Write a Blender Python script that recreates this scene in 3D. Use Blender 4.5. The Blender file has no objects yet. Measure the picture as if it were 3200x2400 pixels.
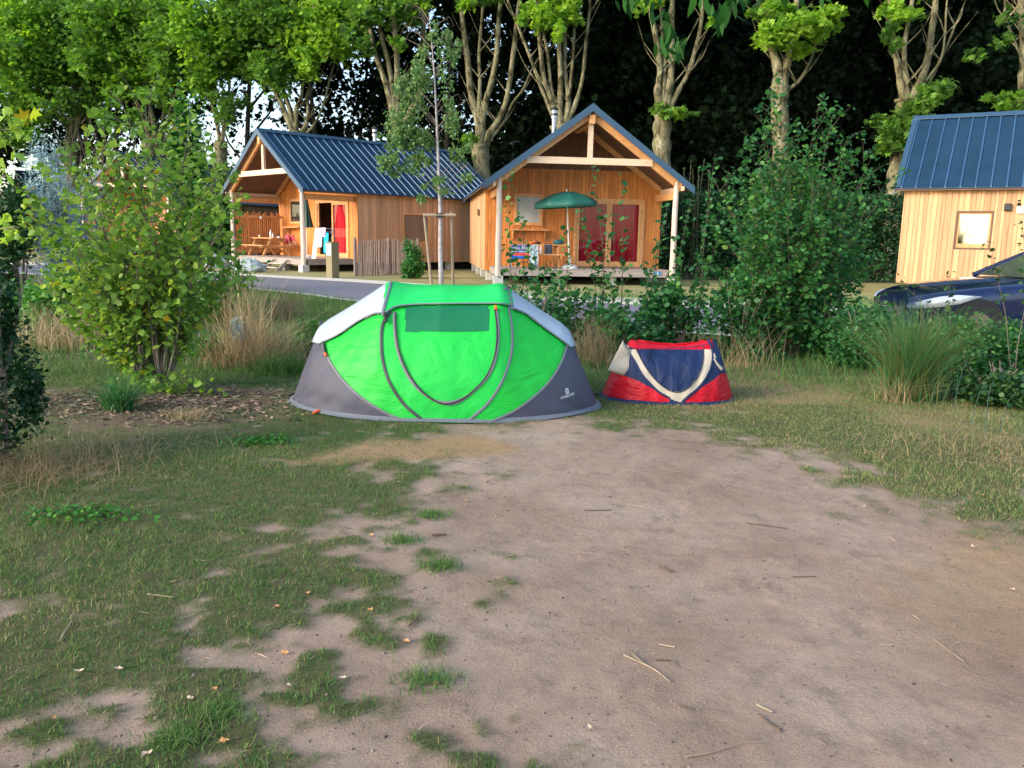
import bpy, bmesh, math, random
import numpy as np
from mathutils import Vector, Matrix, Euler
from mathutils.bvhtree import BVHTree
random.seed(7); RNG = np.random.default_rng(11)
PI = math.pi
sc = bpy.context.scene
col = sc.collection
# ------------------------------------------------------------------ camera
FPX, PITCH, ROLL, CAMH = 2588.0, 0.1751, 0.0184, 1.45
cd = bpy.data.cameras.new('camera'); cam = bpy.data.objects.new('camera', cd); col.objects.link(cam)
cd.sensor_fit = 'HORIZONTAL'; cd.sensor_width = 36.0; cd.lens = 36.0*FPX/3200.0
cd.clip_start = 0.05; cd.clip_end = 2000
cam.location = (0, 0, CAMH)
cam.matrix_world = Matrix.Translation((0, 0, CAMH)) @ Matrix.Rotation(PI/2-PITCH, 4, 'X') @ Matrix.Rotation(ROLL, 4, 'Z')
sc.camera = cam
# ------------------------------------------------------------------ light
SUN_EL, SUN_AZ = math.radians(24), math.atan2(-.86, -.51)     # azimuth from +Y towards +X
w = bpy.data.worlds.new('World'); sc.world = w; w.use_nodes = True
nt = w.node_tree; bg = nt.nodes['Background']
sky = nt.nodes.new('ShaderNodeTexSky'); sky.sky_type = 'NISHITA'; sky.sun_disc = False
sky.sun_elevation = SUN_EL; sky.sun_rotation = SUN_AZ; sky.air_density = 1.0; sky.dust_density = 1.6; sky.ozone_density = 1.0
nt.links.new(sky.outputs[0], bg.inputs[0]); bg.inputs[1].default_value = 0.15
sl = bpy.data.lights.new('sun', 'SUN'); sun = bpy.data.objects.new('sun', sl); col.objects.link(sun)
sl.energy = 1.0; sl.angle = math.radians(18); sl.color = (1.0, .88, .74)
sd = Vector((math.sin(SUN_AZ)*math.cos(SUN_EL), math.cos(SUN_AZ)*math.cos(SUN_EL), math.sin(SUN_EL)))
sun.rotation_euler = sd.to_track_quat('Z', 'Y').to_euler(); sun.location = sd*60
sc.view_settings.view_transform = 'Standard'; sc.view_settings.look = 'None'
sc.view_settings.exposure = 1.5; sc.view_settings.gamma = 1.0
sc.render.engine = 'CYCLES'
sc.cycles.max_bounces = 6; sc.cycles.diffuse_bounces = 3; sc.cycles.transparent_max_bounces = 4
# ------------------------------------------------------------------ measuring helpers (photo survey -> metres)
def ray(px, py):
    u = (px-1600)/FPX; v = (1200-py)/FPX
    c, s = math.cos(ROLL), math.sin(ROLL)
    x = u*c-v*s; y = u*s+v*c
    cp, sp = math.cos(PITCH), math.sin(PITCH)
    return Vector((x, cp+y*sp, -sp+y*cp))
def G(px, py, z=0.0):
    d = ray(px, py); t = (z-CAMH)/d.z
    return Vector((d.x*t, d.y*t, z))
def AT(px, py, Y):
    d = ray(px, py); t = Y/d.y
    return Vector((d.x*t, Y, CAMH+d.z*t))
def PX(P):
    X, Y, Z = P[0], P[1], P[2]-CAMH
    cp, sp = math.cos(PITCH), math.sin(PITCH)
    d = Y*cp-Z*sp; v = Y*sp+Z*cp
    x = X/d*FPX; y = v/d*FPX; c, s = math.cos(ROLL), math.sin(ROLL)
    return 1600+x*c+y*s, 1200-(-x*s+y*c)
# ------------------------------------------------------------------ object helpers
def tag(o, label=None, cat=None, group=None, kind=None):
    if label: o['label'] = label
    if cat: o['category'] = cat
    if group: o['group'] = group
    if kind: o['kind'] = kind
    return o
def thing(name, label, cat, loc=(0, 0, 0), rz=0.0, group=None):
    o = bpy.data.objects.new(name, None); col.objects.link(o)
    o.location = loc; o.rotation_euler = (0, 0, rz); o.empty_display_size = .2
    return tag(o, label, cat, group)
class MB:
    def __init__(s): s.v = []; s.f = []
    def add(s, vs, fs):
        n = len(s.v); s.v += [tuple(q) for q in vs]; s.f += [tuple(i+n for i in f) for f in fs]; return s
    def box(s, x0, x1, y0, y1, z0, z1):
        return s.add([(x0,y0,z0),(x1,y0,z0),(x1,y1,z0),(x0,y1,z0),(x0,y0,z1),(x1,y0,z1),(x1,y1,z1),(x0,y1,z1)],
                     [(0,3,2,1),(4,5,6,7),(0,1,5,4),(1,2,6,5),(2,3,7,6),(3,0,4,7)])
    def hexa(s, P):   # 8 corners in box order
        return s.add(P, [(0,3,2,1),(4,5,6,7),(0,1,5,4),(1,2,6,5),(2,3,7,6),(3,0,4,7)])
    def bar(s, p, q, w, h, up=(0, 0, 1)):
        p = Vector(p); q = Vector(q); d = (q-p).normalized(); up = Vector(up)
        r = d.cross(up)
        if r.length < 1e-4: r = d.cross(Vector((1, 0, 0)))
        r.normalize(); u = r.cross(d)
        r *= w/2; u *= h/2
        return s.hexa([p-r-u, p+r-u, q+r-u, q-r-u, p-r+u, p+r+u, q+r+u, q-r+u])
    def tube(s, pts, rad, n=6, cap=True):
        pts = [Vector(p) for p in pts]; m = len(pts)
        if not hasattr(rad, '__len__'): rad = [rad]*m
        prev = None; base = len(s.v); vs = []
        for i, p in enumerate(pts):
            d = (pts[min(i+1, m-1)]-pts[max(i-1, 0)])
            if d.length < 1e-9: d = Vector((0, 0, 1))
            d.normalize()
            if prev is None:
                a = d.cross(Vector((0, 0, 1)))
                if a.length < 1e-3: a = Vector((1, 0, 0))
            else: a = prev-d*prev.dot(d)
            a.normalize(); prev = a; b = d.cross(a)
            for k in range(n):
                t = 2*PI*k/n; vs.append(p+(a*math.cos(t)+b*math.sin(t))*rad[i])
        fs = []
        for i in range(m-1):
            for k in range(n):
                k2 = (k+1) % n; fs.append((i*n+k, i*n+k2, (i+1)*n+k2, (i+1)*n+k))
        if cap: fs.append(tuple(range(n-1, -1, -1))); fs.append(tuple((m-1)*n+k for k in range(n)))
        return s.add(vs, fs)
    def lathe(s, prof, c=(0, 0, 0), n=20):
        vs = []; c = Vector(c)
        for r, z in prof:
            for k in range(n):
                t = 2*PI*k/n; vs.append(c+Vector((r*math.cos(t), r*math.sin(t), z)))
        fs = []
        for i in range(len(prof)-1):
            for k in range(n):
                k2 = (k+1) % n; fs.append((i*n+k, i*n+k2, (i+1)*n+k2, (i+1)*n+k))
        fs.append(tuple(range(n-1, -1, -1))); fs.append(tuple((len(prof)-1)*n+k for k in range(n)))
        return s.add(vs, fs)
    def build(s, name, mat, parent=None, smooth=False, bevel=0.0, sub=0):
        me = bpy.data.meshes.new(name); me.from_pydata(s.v, [], s.f); me.update()
        if smooth: me.polygons.foreach_set('use_smooth', [True]*len(me.polygons))
        o = bpy.data.objects.new(name, me); col.objects.link(o)
        if mat: me.materials.append(mat)
        if parent: o.parent = parent
        if bevel:
            b = o.modifiers.new('bevel', 'BEVEL'); b.width = bevel; b.segments = 2; b.limit_method = 'ANGLE'
        if sub:
            b = o.modifiers.new('sub', 'SUBSURF'); b.levels = sub; b.render_levels = sub
        return o
def sphere_mb(c, r, n=10, m=7, sq=(1, 1, 1), jit=0.0, seed=0):
    rr = random.Random(seed); M = MB(); vs = [Vector((0, 0, -1))]
    for i in range(1, m):
        a = PI*i/m
        for k in range(n):
            t = 2*PI*k/n; vs.append(Vector((math.sin(a)*math.cos(t), math.sin(a)*math.sin(t), -math.cos(a))))
    vs.append(Vector((0, 0, 1)))
    fs = [(0, 1+(k+1) % n, 1+k) for k in range(n)]
    for i in range(m-2):
        for k in range(n):
            a = 1+i*n; b = a+n; k2 = (k+1) % n; fs.append((a+k, a+k2, b+k2, b+k))
    L = len(vs)-1; a = 1+(m-2)*n
    fs += [(L, a+k, a+(k+1) % n) for k in range(n)]
    out = []
    for v in vs:
        q = v*(r*(1+rr.uniform(-jit, jit))); out.append((c[0]+q.x*sq[0], c[1]+q.y*sq[1], c[2]+q.z*sq[2]))
    return M.add(out, fs)
# ------------------------------------------------------------------ materials
def mat(name, base=(.5, .5, .5), rough=.6, metal=0.0, spec=.5, bump=None, var=None, noise=8.0, stretch=(1, 1, 1), coord='Object', island=0.0, coat=0.0, col2=None, detail=5.0):
    """base colour, varied by a (stretched) noise towards col2 / by factor var, plus per-island tone and noise bump"""
    m = bpy.data.materials.new(name); m.use_nodes = True; t = m.node_tree; N = t.nodes; L = t.links
    b = N['Principled BSDF']; b.inputs['Roughness'].default_value = rough; b.inputs['Metallic'].default_value = metal
    b.inputs['Specular IOR Level'].default_value = spec; b.inputs['Coat Weight'].default_value = coat
    b.inputs['Base Color'].default_value = (*base, 1)
    if var or col2 or bump or island:
        tc = N.new('ShaderNodeTexCoord'); mp = N.new('ShaderNodeMapping'); mp.inputs['Scale'].default_value = stretch
        L.new(tc.outputs[coord], mp.inputs[0])
        nz = N.new('ShaderNodeTexNoise'); nz.inputs['Scale'].default_value = noise; nz.inputs['Detail'].default_value = detail
        nz.inputs['Roughness'].default_value = .6
        L.new(mp.outputs[0], nz.inputs[0])
        c2 = col2 if col2 else tuple(c*(1-(var or 0)) for c in base)
        c1 = base if col2 else tuple(min(1, c*(1+(var or 0))) for c in base)
        mx = N.new('ShaderNodeMix'); mx.data_type = 'RGBA'
        mx.inputs[6].default_value = (*c1, 1); mx.inputs[7].default_value = (*c2, 1)
        rp = N.new('ShaderNodeMapRange'); rp.inputs[1].default_value = .32; rp.inputs[2].default_value = .68
        L.new(nz.outputs[0], rp.inputs[0]); L.new(rp.outputs[0], mx.inputs[0])
        last = mx.outputs[2]
        if island:
            gm = N.new('ShaderNodeNewGeometry'); hs = N.new('ShaderNodeHueSaturation')
            mr = N.new('ShaderNodeMapRange'); mr.inputs[3].default_value = 1-island; mr.inputs[4].default_value = 1+island
            L.new(gm.outputs['Random Per Island'], mr.inputs[0]); L.new(mr.outputs[0], hs.inputs['Value'])
            L.new(last, hs.inputs['Color']); last = hs.outputs[0]
        L.new(last, b.inputs['Base Color'])
        if bump:
            bp = N.new('ShaderNodeBump'); bp.inputs['Distance'].default_value = bump; bp.inputs['Strength'].default_value = .8
            L.new(nz.outputs[0], bp.inputs['Height']); L.new(bp.outputs[0], b.inputs['Normal'])
    return m
def leafmat(name, stops, rough=.5, trans=.3, spec=.35):
    m = bpy.data.materials.new(name); m.use_nodes = True; t = m.node_tree; N = t.nodes; L = t.links
    b = N['Principled BSDF']; b.inputs['Roughness'].default_value = rough; b.inputs['Specular IOR Level'].default_value = spec
    at = N.new('ShaderNodeAttribute'); at.attribute_name = 'tint'
    r = N.new('ShaderNodeValToRGB'); e = r.color_ramp.elements
    while len(e) < len(stops): e.new(.5)
    for i, (p, c) in enumerate(stops): e[i].position = p; e[i].color = (*c, 1)
    L.new(at.outputs['Fac'], r.inputs[0]); L.new(r.outputs[0], b.inputs['Base Color'])
    tr = N.new('ShaderNodeBsdfTranslucent'); ms = N.new('ShaderNodeMixShader'); ms.inputs[0].default_value = trans
    hs = N.new('ShaderNodeHueSaturation'); hs.inputs['Value'].default_value = 1.3; hs.inputs['Saturation'].default_value = 1.1
    L.new(r.outputs[0], hs.inputs['Color']); L.new(hs.outputs[0], tr.inputs[0])
    L.new(b.outputs[0], ms.inputs[1]); L.new(tr.outputs[0], ms.inputs[2]); L.new(ms.outputs[0], N['Material Output'].inputs[0])
    return m
M = {}
M['wood_in'] = mat('larch_inner', (.60, .21, .045), .6, var=.25, noise=3, stretch=(6, 6, .6), island=.16, bump=.002)
M['wood_out'] = mat('larch_weathered', (.60, .335, .185), .7, noise=2.5, stretch=(6, 6, .5), island=.2, col2=(.45, .25, .14), bump=.003)
M['wood_pale'] = mat('larch_pale', (.64, .37, .19), .7, noise=2.5, stretch=(6, 6, .5), island=.26, col2=(.48, .27, .13), bump=.003)
M['timber'] = mat('frame_timber', (.66, .33, .13), .6, var=.2, noise=5, stretch=(2, 2, 2), bump=.002)
M['post'] = mat('post_timber', (.62, .50, .42), .7, var=.2, noise=4, stretch=(5, 5, .6), bump=.002)
M['tie'] = mat('tie_timber', (.75, .55, .38), .7, var=.12, noise=4, stretch=(1, 4, 4))
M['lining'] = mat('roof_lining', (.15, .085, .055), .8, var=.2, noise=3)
M['deck'] = mat('deck_timber', (.34, .28, .25), .8, var=.25, noise=4, stretch=(1, 6, 6), island=.15)
M['roof'] = mat('roof_steel', (.012, .042, .085), .45, var=.15, noise=1.5, spec=.35)
M['roof_rib'] = mat('roof_steel_ribs', (.05, .13, .25), .28, var=.1, noise=1.5, spec=.8)
M['trim'] = mat('roof_trim_steel', (.035, .085, .15), .4, spec=.6)
M['concrete'] = mat('concrete', (.55, .53, .5), .9, var=.12, noise=9, bump=.004)
M['dark'] = mat('shade_black', (.012, .010, .009), .9)
M['glass'] = mat('window_glass', (.78, .86, .95), .04, metal=1.0)
M['glass_dark'] = mat('window_glass_dark', (.02, .025, .03), .05, spec=1.0)
M['blind'] = mat('white_blind', (.42, .44, .43), .5, var=.1, noise=2)
M['curtain'] = mat('red_curtain', (.62, .012, .036), .75, var=.3, noise=2, stretch=(8, 8, .3))
M['steel'] = mat('stainless', (.45, .45, .46), .4, metal=1.0)
M['black'] = mat('black_plastic', (.02, .02, .02), .5)
M['white'] = mat('white_plastic', (.75, .75, .74), .5)
M['bark_plane'] = mat('plane_bark', (.34, .31, .20), .85, noise=4.5, stretch=(1, 1, .45), col2=(.085, .08, .04), bump=.06)
def planebark():
    m = bpy.data.materials.new('plane_tree_bark'); m.use_nodes = True; t = m.node_tree; N = t.nodes; L = t.links; b = N['Principled BSDF']; b.inputs['Roughness'].default_value = .85; b.inputs['Specular IOR Level'].default_value = .2
    tc = N.new('ShaderNodeTexCoord'); mp = N.new('ShaderNodeMapping'); mp.inputs['Scale'].default_value = (1, 1, .55); L.new(tc.outputs['Object'], mp.inputs[0])
    n0 = N.new('ShaderNodeTexNoise'); n0.inputs['Scale'].default_value = 3.0; n0.inputs['Detail'].default_value = 6; n0.inputs['Distortion'].default_value = .6; L.new(mp.outputs[0], n0.inputs[0])
    r = N.new('ShaderNodeValToRGB'); e = r.color_ramp.elements; e[0].position = .36; e[0].color = (.06, .055, .03, 1); e[1].position = .45; e[1].color = (.17, .155, .085, 1)
    for p, c in ((.53, (.27, .25, .15)), (.6, (.22, .22, .12)), (.66, (.42, .39, .27))): q_ = e.new(p); q_.color = (*c, 1)
    L.new(n0.outputs[0], r.inputs[0])
    n2 = N.new('ShaderNodeTexNoise'); n2.inputs['Scale'].default_value = 18; n2.inputs['Detail'].default_value = 5; L.new(mp.outputs[0], n2.inputs[0])
    mx = N.new('ShaderNodeMix'); mx.data_type = 'RGBA'; mx.blend_type = 'MULTIPLY'; mx.inputs[0].default_value = .7; r2 = N.new('ShaderNodeValToRGB'); r2.color_ramp.elements[0].position = .35; r2.color_ramp.elements[0].color = (.45, .43, .38, 1); r2.color_ramp.elements[1].position = .6
    L.new(n2.outputs[0], r2.inputs[0]); L.new(r.outputs[0], mx.inputs[6]); L.new(r2.outputs[0], mx.inputs[7]); L.new(mx.outputs[2], b.inputs['Base Color'])
    bp = N.new('ShaderNodeBump'); bp.inputs['Distance'].default_value = .06; ad = N.new('ShaderNodeMath'); L.new(n0.outputs[0], ad.inputs[0]); L.new(n2.outputs[0], ad.inputs[1]); L.new(ad.outputs[0], bp.inputs['Height']); L.new(bp.outputs[0], b.inputs['Normal'])
    return m
M['bark_plane'] = planebark()
M['bark_grey'] = mat('grey_bark', (.25, .2, .16), .85, noise=18, stretch=(1, 1, .4), col2=(.12, .095, .075), bump=.004)
M['bark_brown'] = mat('brown_bark', (.09, .075, .05), .85, var=.3, noise=18)
M['bark_dark'] = mat('dark_bark', (.05, .045, .04), .9, var=.3, noise=4)
M['birch'] = mat('birch_bark', (.44, .42, .42), .7, noise=5, stretch=(1, 1, 3), col2=(.26, .24, .23), bump=.004)
M['stake'] = mat('stake_wood', (.30, .235, .16), .8, var=.2, noise=6, stretch=(6, 6, .6))
M['paling'] = mat('chestnut_paling', (.24, .19, .17), .9, island=.35, var=.2, noise=6, stretch=(6, 6, .5))
G1, G2 = (.035, .10, .008), (.11, .21, .015)
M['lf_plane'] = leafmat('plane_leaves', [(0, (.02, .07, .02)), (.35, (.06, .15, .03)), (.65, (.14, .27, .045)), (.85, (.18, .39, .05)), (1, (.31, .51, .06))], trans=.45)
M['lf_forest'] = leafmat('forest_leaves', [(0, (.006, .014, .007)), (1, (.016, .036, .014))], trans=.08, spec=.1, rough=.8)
M['lf_left'] = leafmat('hazel_leaves', [(0, (.09, .20, .04)), (.4, (.20, .36, .06)), (.75, (.33, .50, .09)), (.95, (.38, .48, .06)), (1, (.5, .36, .04))], trans=.42)
M['lf_right'] = leafmat('alder_leaves', [(0, (.018, .085, .028)), (.5, (.045, .175, .048)), (.85, (.10, .28, .06)), (1, (.22, .38, .08))], trans=.38)
M['lf_birch'] = leafmat('birch_leaves', [(0, (.06, .14, .05)), (.6, (.13, .25, .07)), (1, (.25, .38, .12))], trans=.35)
M['lf_silver'] = leafmat('silver_leaves', [(0, (.20, .32, .34)), (1, (.46, .62, .64))], trans=.2)
M['lf_dark'] = leafmat('dark_leaves', [(0, (.006, .03, .012)), (.7, (.02, .075, .02)), (1, (.06, .14, .04))], trans=.2)
M['lf_mid'] = leafmat('mid_leaves', [(0, (.02, .10, .02)), (.6, (.06, .22, .03)), (1, (.14, .33, .04))], trans=.3)
M['lf_over'] = leafmat('glossy_leaves', [(0, (.008, .045, .008)), (1, (.03, .13, .015))], trans=.3, spec=.2, rough=.6)
M['straw'] = leafmat('straw', [(0, (.20, .14, .075)), (.5, (.42, .33, .18)), (1, (.62, .52, .32))], trans=.25)
M['reed'] = leafmat('reed', [(0, (.20, .14, .05)), (.35, (.07, .15, .03)), (.7, (.045, .18, .055)), (1, (.12, .30, .13))], trans=.3)
M['lf_hedge'] = leafmat('hedge_leaves', [(0, (.008, .04, .012)), (1, (.025, .10, .03))], trans=.15)
# ------------------------------------------------------------------ leaf meshes
SHAPES = {
 'diamond': [(-.5, 0, 0), (0, -.32, .05), (.5, 0, 0), (0, .32, .05)],
 'oval': [(-.5, 0, 0), (-.25, -.33, .07), (.15, -.38, .08), (.5, 0, -.04), (.15, .38, .08), (-.25, .33, .07)],
 'lobed': [(-.45, 0, 0), (-.22, -.5, .04), (.0, -.22, .06), (.28, -.46, .0), (.25, -.14, .05), (.55, 0, -.06), (.25, .14, .05), (.28, .46, 0), (0, .22, .06), (-.22, .5, .04)],
 'lance': [(-.5, 0, 0), (-.15, -.15, .05), (.2, -.12, .03), (.5, 0, -.1), (.2, .12, .03), (-.15, .15, .05)],
}
def poly_mesh(name, V, k, mat_, parent=None, tint=None, smooth=False):
    """V: (N,k,3) separate k-gons as one mesh"""
    n = V.shape[0]; me = bpy.data.meshes.new(name)
    me.vertices.add(n*k); me.vertices.foreach_set('co', V.astype(np.float32).ravel())
    me.loops.add(n*k); me.loops.foreach_set('vertex_index', np.arange(n*k, dtype=np.int32))
    me.polygons.add(n); me.polygons.foreach_set('loop_start', (np.arange(n)*k).astype(np.int32))
    me.update(calc_edges=True)
    if tint is not None:
        a = me.attributes.new('tint', 'FLOAT', 'FACE'); a.data.foreach_set('value', np.clip(tint, 0, 1).astype(np.float32))
    me.materials.append(mat_)
    o = bpy.data.objects.new(name, me); col.objects.link(o)
    if parent: o.parent = parent
    return o
def leaf_verts(C, size, shape, up=.6, droop=0.0, D=None):
    C = np.asarray(C, float); n = len(C); T = np.array(SHAPES[shape])
    nr = RNG.normal(size=(n, 3)); nr[:, 2] = np.abs(nr[:, 2])+up; nr /= np.linalg.norm(nr, axis=1)[:, None]
    d = RNG.normal(size=(n, 3)) if D is None else np.asarray(D, float)+RNG.normal(size=(n, 3))*.35
    d[:, 2] -= droop
    d -= nr*np.sum(d*nr, 1)[:, None]; d /= np.linalg.norm(d, axis=1)[:, None]+1e-9
    if droop:   # keep the leaf hanging: rebuild normal from the drooping axis
        d2 = RNG.normal(size=(n, 3))*.6; d2[:, 2] -= droop; d2 /= np.linalg.norm(d2, axis=1)[:, None]
        s_ = np.cross(d2, RNG.normal(size=(n, 3))); s_ /= np.linalg.norm(s_, axis=1)[:, None]+1e-9
        d = d2; b = s_; nr = np.cross(d, b)
    else: b = np.cross(nr, d)
    s = np.broadcast_to(np.asarray(size, float), (n,))[:, None, None]
    V = C[:, None, :]+s*(d[:, None, :]*T[None, :, 0:1]+b[:, None, :]*T[None, :, 1:2]+nr[:, None, :]*T[None, :, 2:3])
    return V
def leaves(name, C, size, mat_, parent=None, shape='oval', up=.6, droop=0.0, tint=None, D=None):
    C = np.asarray(C); size = np.broadcast_to(np.asarray(size, float), (len(C),))*RNG.uniform(.5, 1.35, len(C))
    V = leaf_verts(C, size, shape, up, droop, D)
    if tint is None: tint = RNG.beta(2, 2, len(C))
    return poly_mesh(name, V, len(SHAPES[shape]), mat_, parent, tint)
def clumps(c, r, n, m=10, k=.35, shell=.75):
    """n points in m clumps inside an ellipsoid of radii r"""
    c = np.array(c, float); r = np.broadcast_to(np.array(r, float), (3,))
    d = RNG.normal(size=(m, 3)); d /= np.linalg.norm(d, axis=1)[:, None]
    cc = d*(RNG.uniform(0, 1, m)**.45*shell)[:, None]
    w_ = RNG.uniform(.5, 1.5, m); idx = RNG.choice(m, n, p=w_/w_.sum())
    p = cc[idx]+RNG.normal(size=(n, 3))*k*RNG.uniform(.6, 1.2, m)[idx][:, None]*.6
    return c+p*r, idx
def pip(x, y, poly):
    ins = False; j = len(poly)-1
    for i in range(len(poly)):
        xi, yi = poly[i]; xj, yj = poly[j]
        if (yi > y) != (yj > y) and x < (xj-xi)*(y-yi)/(yj-yi)+xi: ins = not ins
        j = i
    return ins
def spline(pts, n):
    """Catmull-Rom through pts"""
    P = [Vector(p) for p in pts]; out = []
    Q = [P[0]*2-P[1]]+P+[P[-1]*2-P[-2]]
    for i in range(1, len(Q)-2):
        for k in range(n):
            t = k/n; a, b, c, d = Q[i-1], Q[i], Q[i+1], Q[i+2]
            out.append(.5*((2*b)+(c-a)*t+(2*a-5*b+4*c-d)*t*t+(3*b-a-3*c+d)*t**3))
    out.append(P[-1]); return out
# value noise on arrays
def vnoise(x, y, s, seed=0):
    x = np.asarray(x)*s+seed*17.3; y = np.asarray(y)*s-seed*9.1
    xi = np.floor(x); yi = np.floor(y); fx = x-xi; fy = y-yi
    fx = fx*fx*(3-2*fx); fy = fy*fy*(3-2*fy)
    def h(a, b):
        q = np.sin(a*127.1+b*311.7+seed*74.7)*43758.5453; return q-np.floor(q)
    return (h(xi, yi)*(1-fx)+h(xi+1, yi)*fx)*(1-fy)+(h(xi, yi+1)*(1-fx)+h(xi+1, yi+1)*fx)*fy
def fbm(x, y, s, o=4, seed=0):
    r = 0; a = .5; t = 0
    for i in range(o): r = r+a*vnoise(x, y, s*2**i, seed+i); t += a; a *= .55
    return r/t
# ------------------------------------------------------------------ ground
BARE = [(-.5, .5), (-.42, 2.05), (-.48, 2.78), (-.50, 3.36), (-.50, 3.97), (-.45, 4.82), (-.52, 5.87), (-.35, 6.25), (.45, 6.45), (1.05, 6.1), (1.7, 5.76), (1.95, 4.98), (2.26, 4.38), (2.55, 3.91), (3.6, 3.0), (4.5, .5)]
def sdist(x, y, poly):
    x = np.asarray(x, float); y = np.asarray(y, float); best = np.full(x.shape, 1e9); ins = np.zeros(x.shape, bool)
    for i in range(len(poly)):
        ax, ay = poly[i-1]; bx, by = poly[i]; dx, dy = bx-ax, by-ay
        t = np.clip(((x-ax)*dx+(y-ay)*dy)/(dx*dx+dy*dy), 0, 1)
        best = np.minimum(best, np.hypot(x-ax-t*dx, y-ay-t*dy))
        c = (ay > y) != (by > y)
        with np.errstate(divide='ignore', invalid='ignore'): xx = (bx-ax)*(y-ay)/(by-ay)+ax
        ins ^= c & (x < xx)
    return np.where(ins, -best, best)
STRAWP = [(-1.35, 5.15), (-1.0, 5.75), (-.3, 5.95), (.1, 5.6), (-.25, 5.3), (-.7, 5.2)]
def masks(x, y):
    """green cover, straw cover"""
    d = sdist(x, y, BARE)
    n = fbm(x, y, 2.6, 4, 3)-.5; n2 = fbm(x, y, 7.0, 3, 5)-.5
    lw = np.clip((4.2-y)/1.6, 0, 1)*np.clip((x+2.6)/1.2, 0, 1)*np.clip((.4-x)/.4, 0, 1)
    g = np.minimum(d*1.4, 1.0-.18*lw)+n*(1.5+1.5*lw)+n2*(1.9+2.6*lw)+.10+.30*lw
    # patchy wear reaching into the lower left
    wear = np.clip(1-np.hypot((x+1.0)/1.0, (y-2.6)/2.0), 0, 1)
    g = g-wear*.25
    g = np.clip(g*1.5, 0, 1)
    ds = sdist(x, y, STRAWP)+n*.25
    s = np.clip(.5-ds*6, 0, 1)
    s = np.maximum(s, np.clip((fbm(x, y, .9, 3, 9)-.45)*3, 0, .8)*np.clip((x-1.2)*.8, 0, 1))
    # litter strip under the left shrub
    lt = np.clip(1.25-np.hypot((x+3.1)/1.35, (y-7.2)/.55), 0, 1)
    lt = np.maximum(lt, np.clip(1.2-np.hypot((x+2.9)/1.1, (y-6.3)/.5), 0, 1)*.6)
    s2 = np.clip(lt*2*(.6+n2*2), 0, 1)
    g = g*(1-s2*.85)
    g = np.where(y > 12, 1, g)
    return g, s, s2
def gh(x, y):
    x = np.asarray(x, float); y = np.asarray(y, float)
    g, s, _ = masks(x, y)
    near = np.exp(-np.maximum(0, y-8)/4)
    z = (fbm(x, y, .8, 3, 2)-.5)*.04+(fbm(x, y, 8, 3, 6)-.5)*.010+(fbm(x, y, 26, 2, 8)-.5)*.009
    z = z*near
    return z-.004+g*.008*near
def grid_axis(lo, hi, nlo, nhi, step, far, growth):
    a = list(np.arange(nlo, nhi+1e-6, step)); v = nhi; s = step
    while v < hi: s *= growth; v += s; a.append(min(v, hi))
    v = nlo; s = step; b = []
    while v > lo: s *= growth; v -= s; b.append(max(v, lo))
    return np.array(b[::-1]+a)
gx = grid_axis(-400, 400, -4.6, 4.6, .028, 0, 1.12); gy = grid_axis(-400, 600, 1.7, 8.2, .028, 0, 1.10)
XX, YY = np.meshgrid(gx, gy); ZZ = gh(XX, YY)
nx_, ny_ = len(gx), len(gy)
me = bpy.data.meshes.new('ground')
co = np.stack([XX, YY, ZZ], -1).reshape(-1, 3).astype(np.float32)
me.vertices.add(len(co)); me.vertices.foreach_set('co', co.ravel())
I, J = np.meshgrid(np.arange(nx_-1), np.arange(ny_-1)); a = (J*nx_+I).ravel()
F_ = np.stack([a, a+1, a+1+nx_, a+nx_], -1).astype(np.int32)
me.loops.add(F_.size); me.loops.foreach_set('vertex_index', F_.ravel())
me.polygons.add(len(F_)); me.polygons.foreach_set('loop_start', (np.arange(len(F_))*4).astype(np.int32))
me.update(calc_edges=True); me.polygons.foreach_set('use_smooth', [True]*len(F_))
gm_, sm_, lm_ = masks(XX.ravel(), YY.ravel())
for nm, arr in (('grass', gm_), ('straw', sm_), ('litter', lm_)):
    at_ = me.attributes.new(nm, 'FLOAT', 'POINT'); at_.data.foreach_set('value', arr.astype(np.float32))
ground = bpy.data.objects.new('ground', me); col.objects.link(ground); tag(ground, kind='structure')
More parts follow.
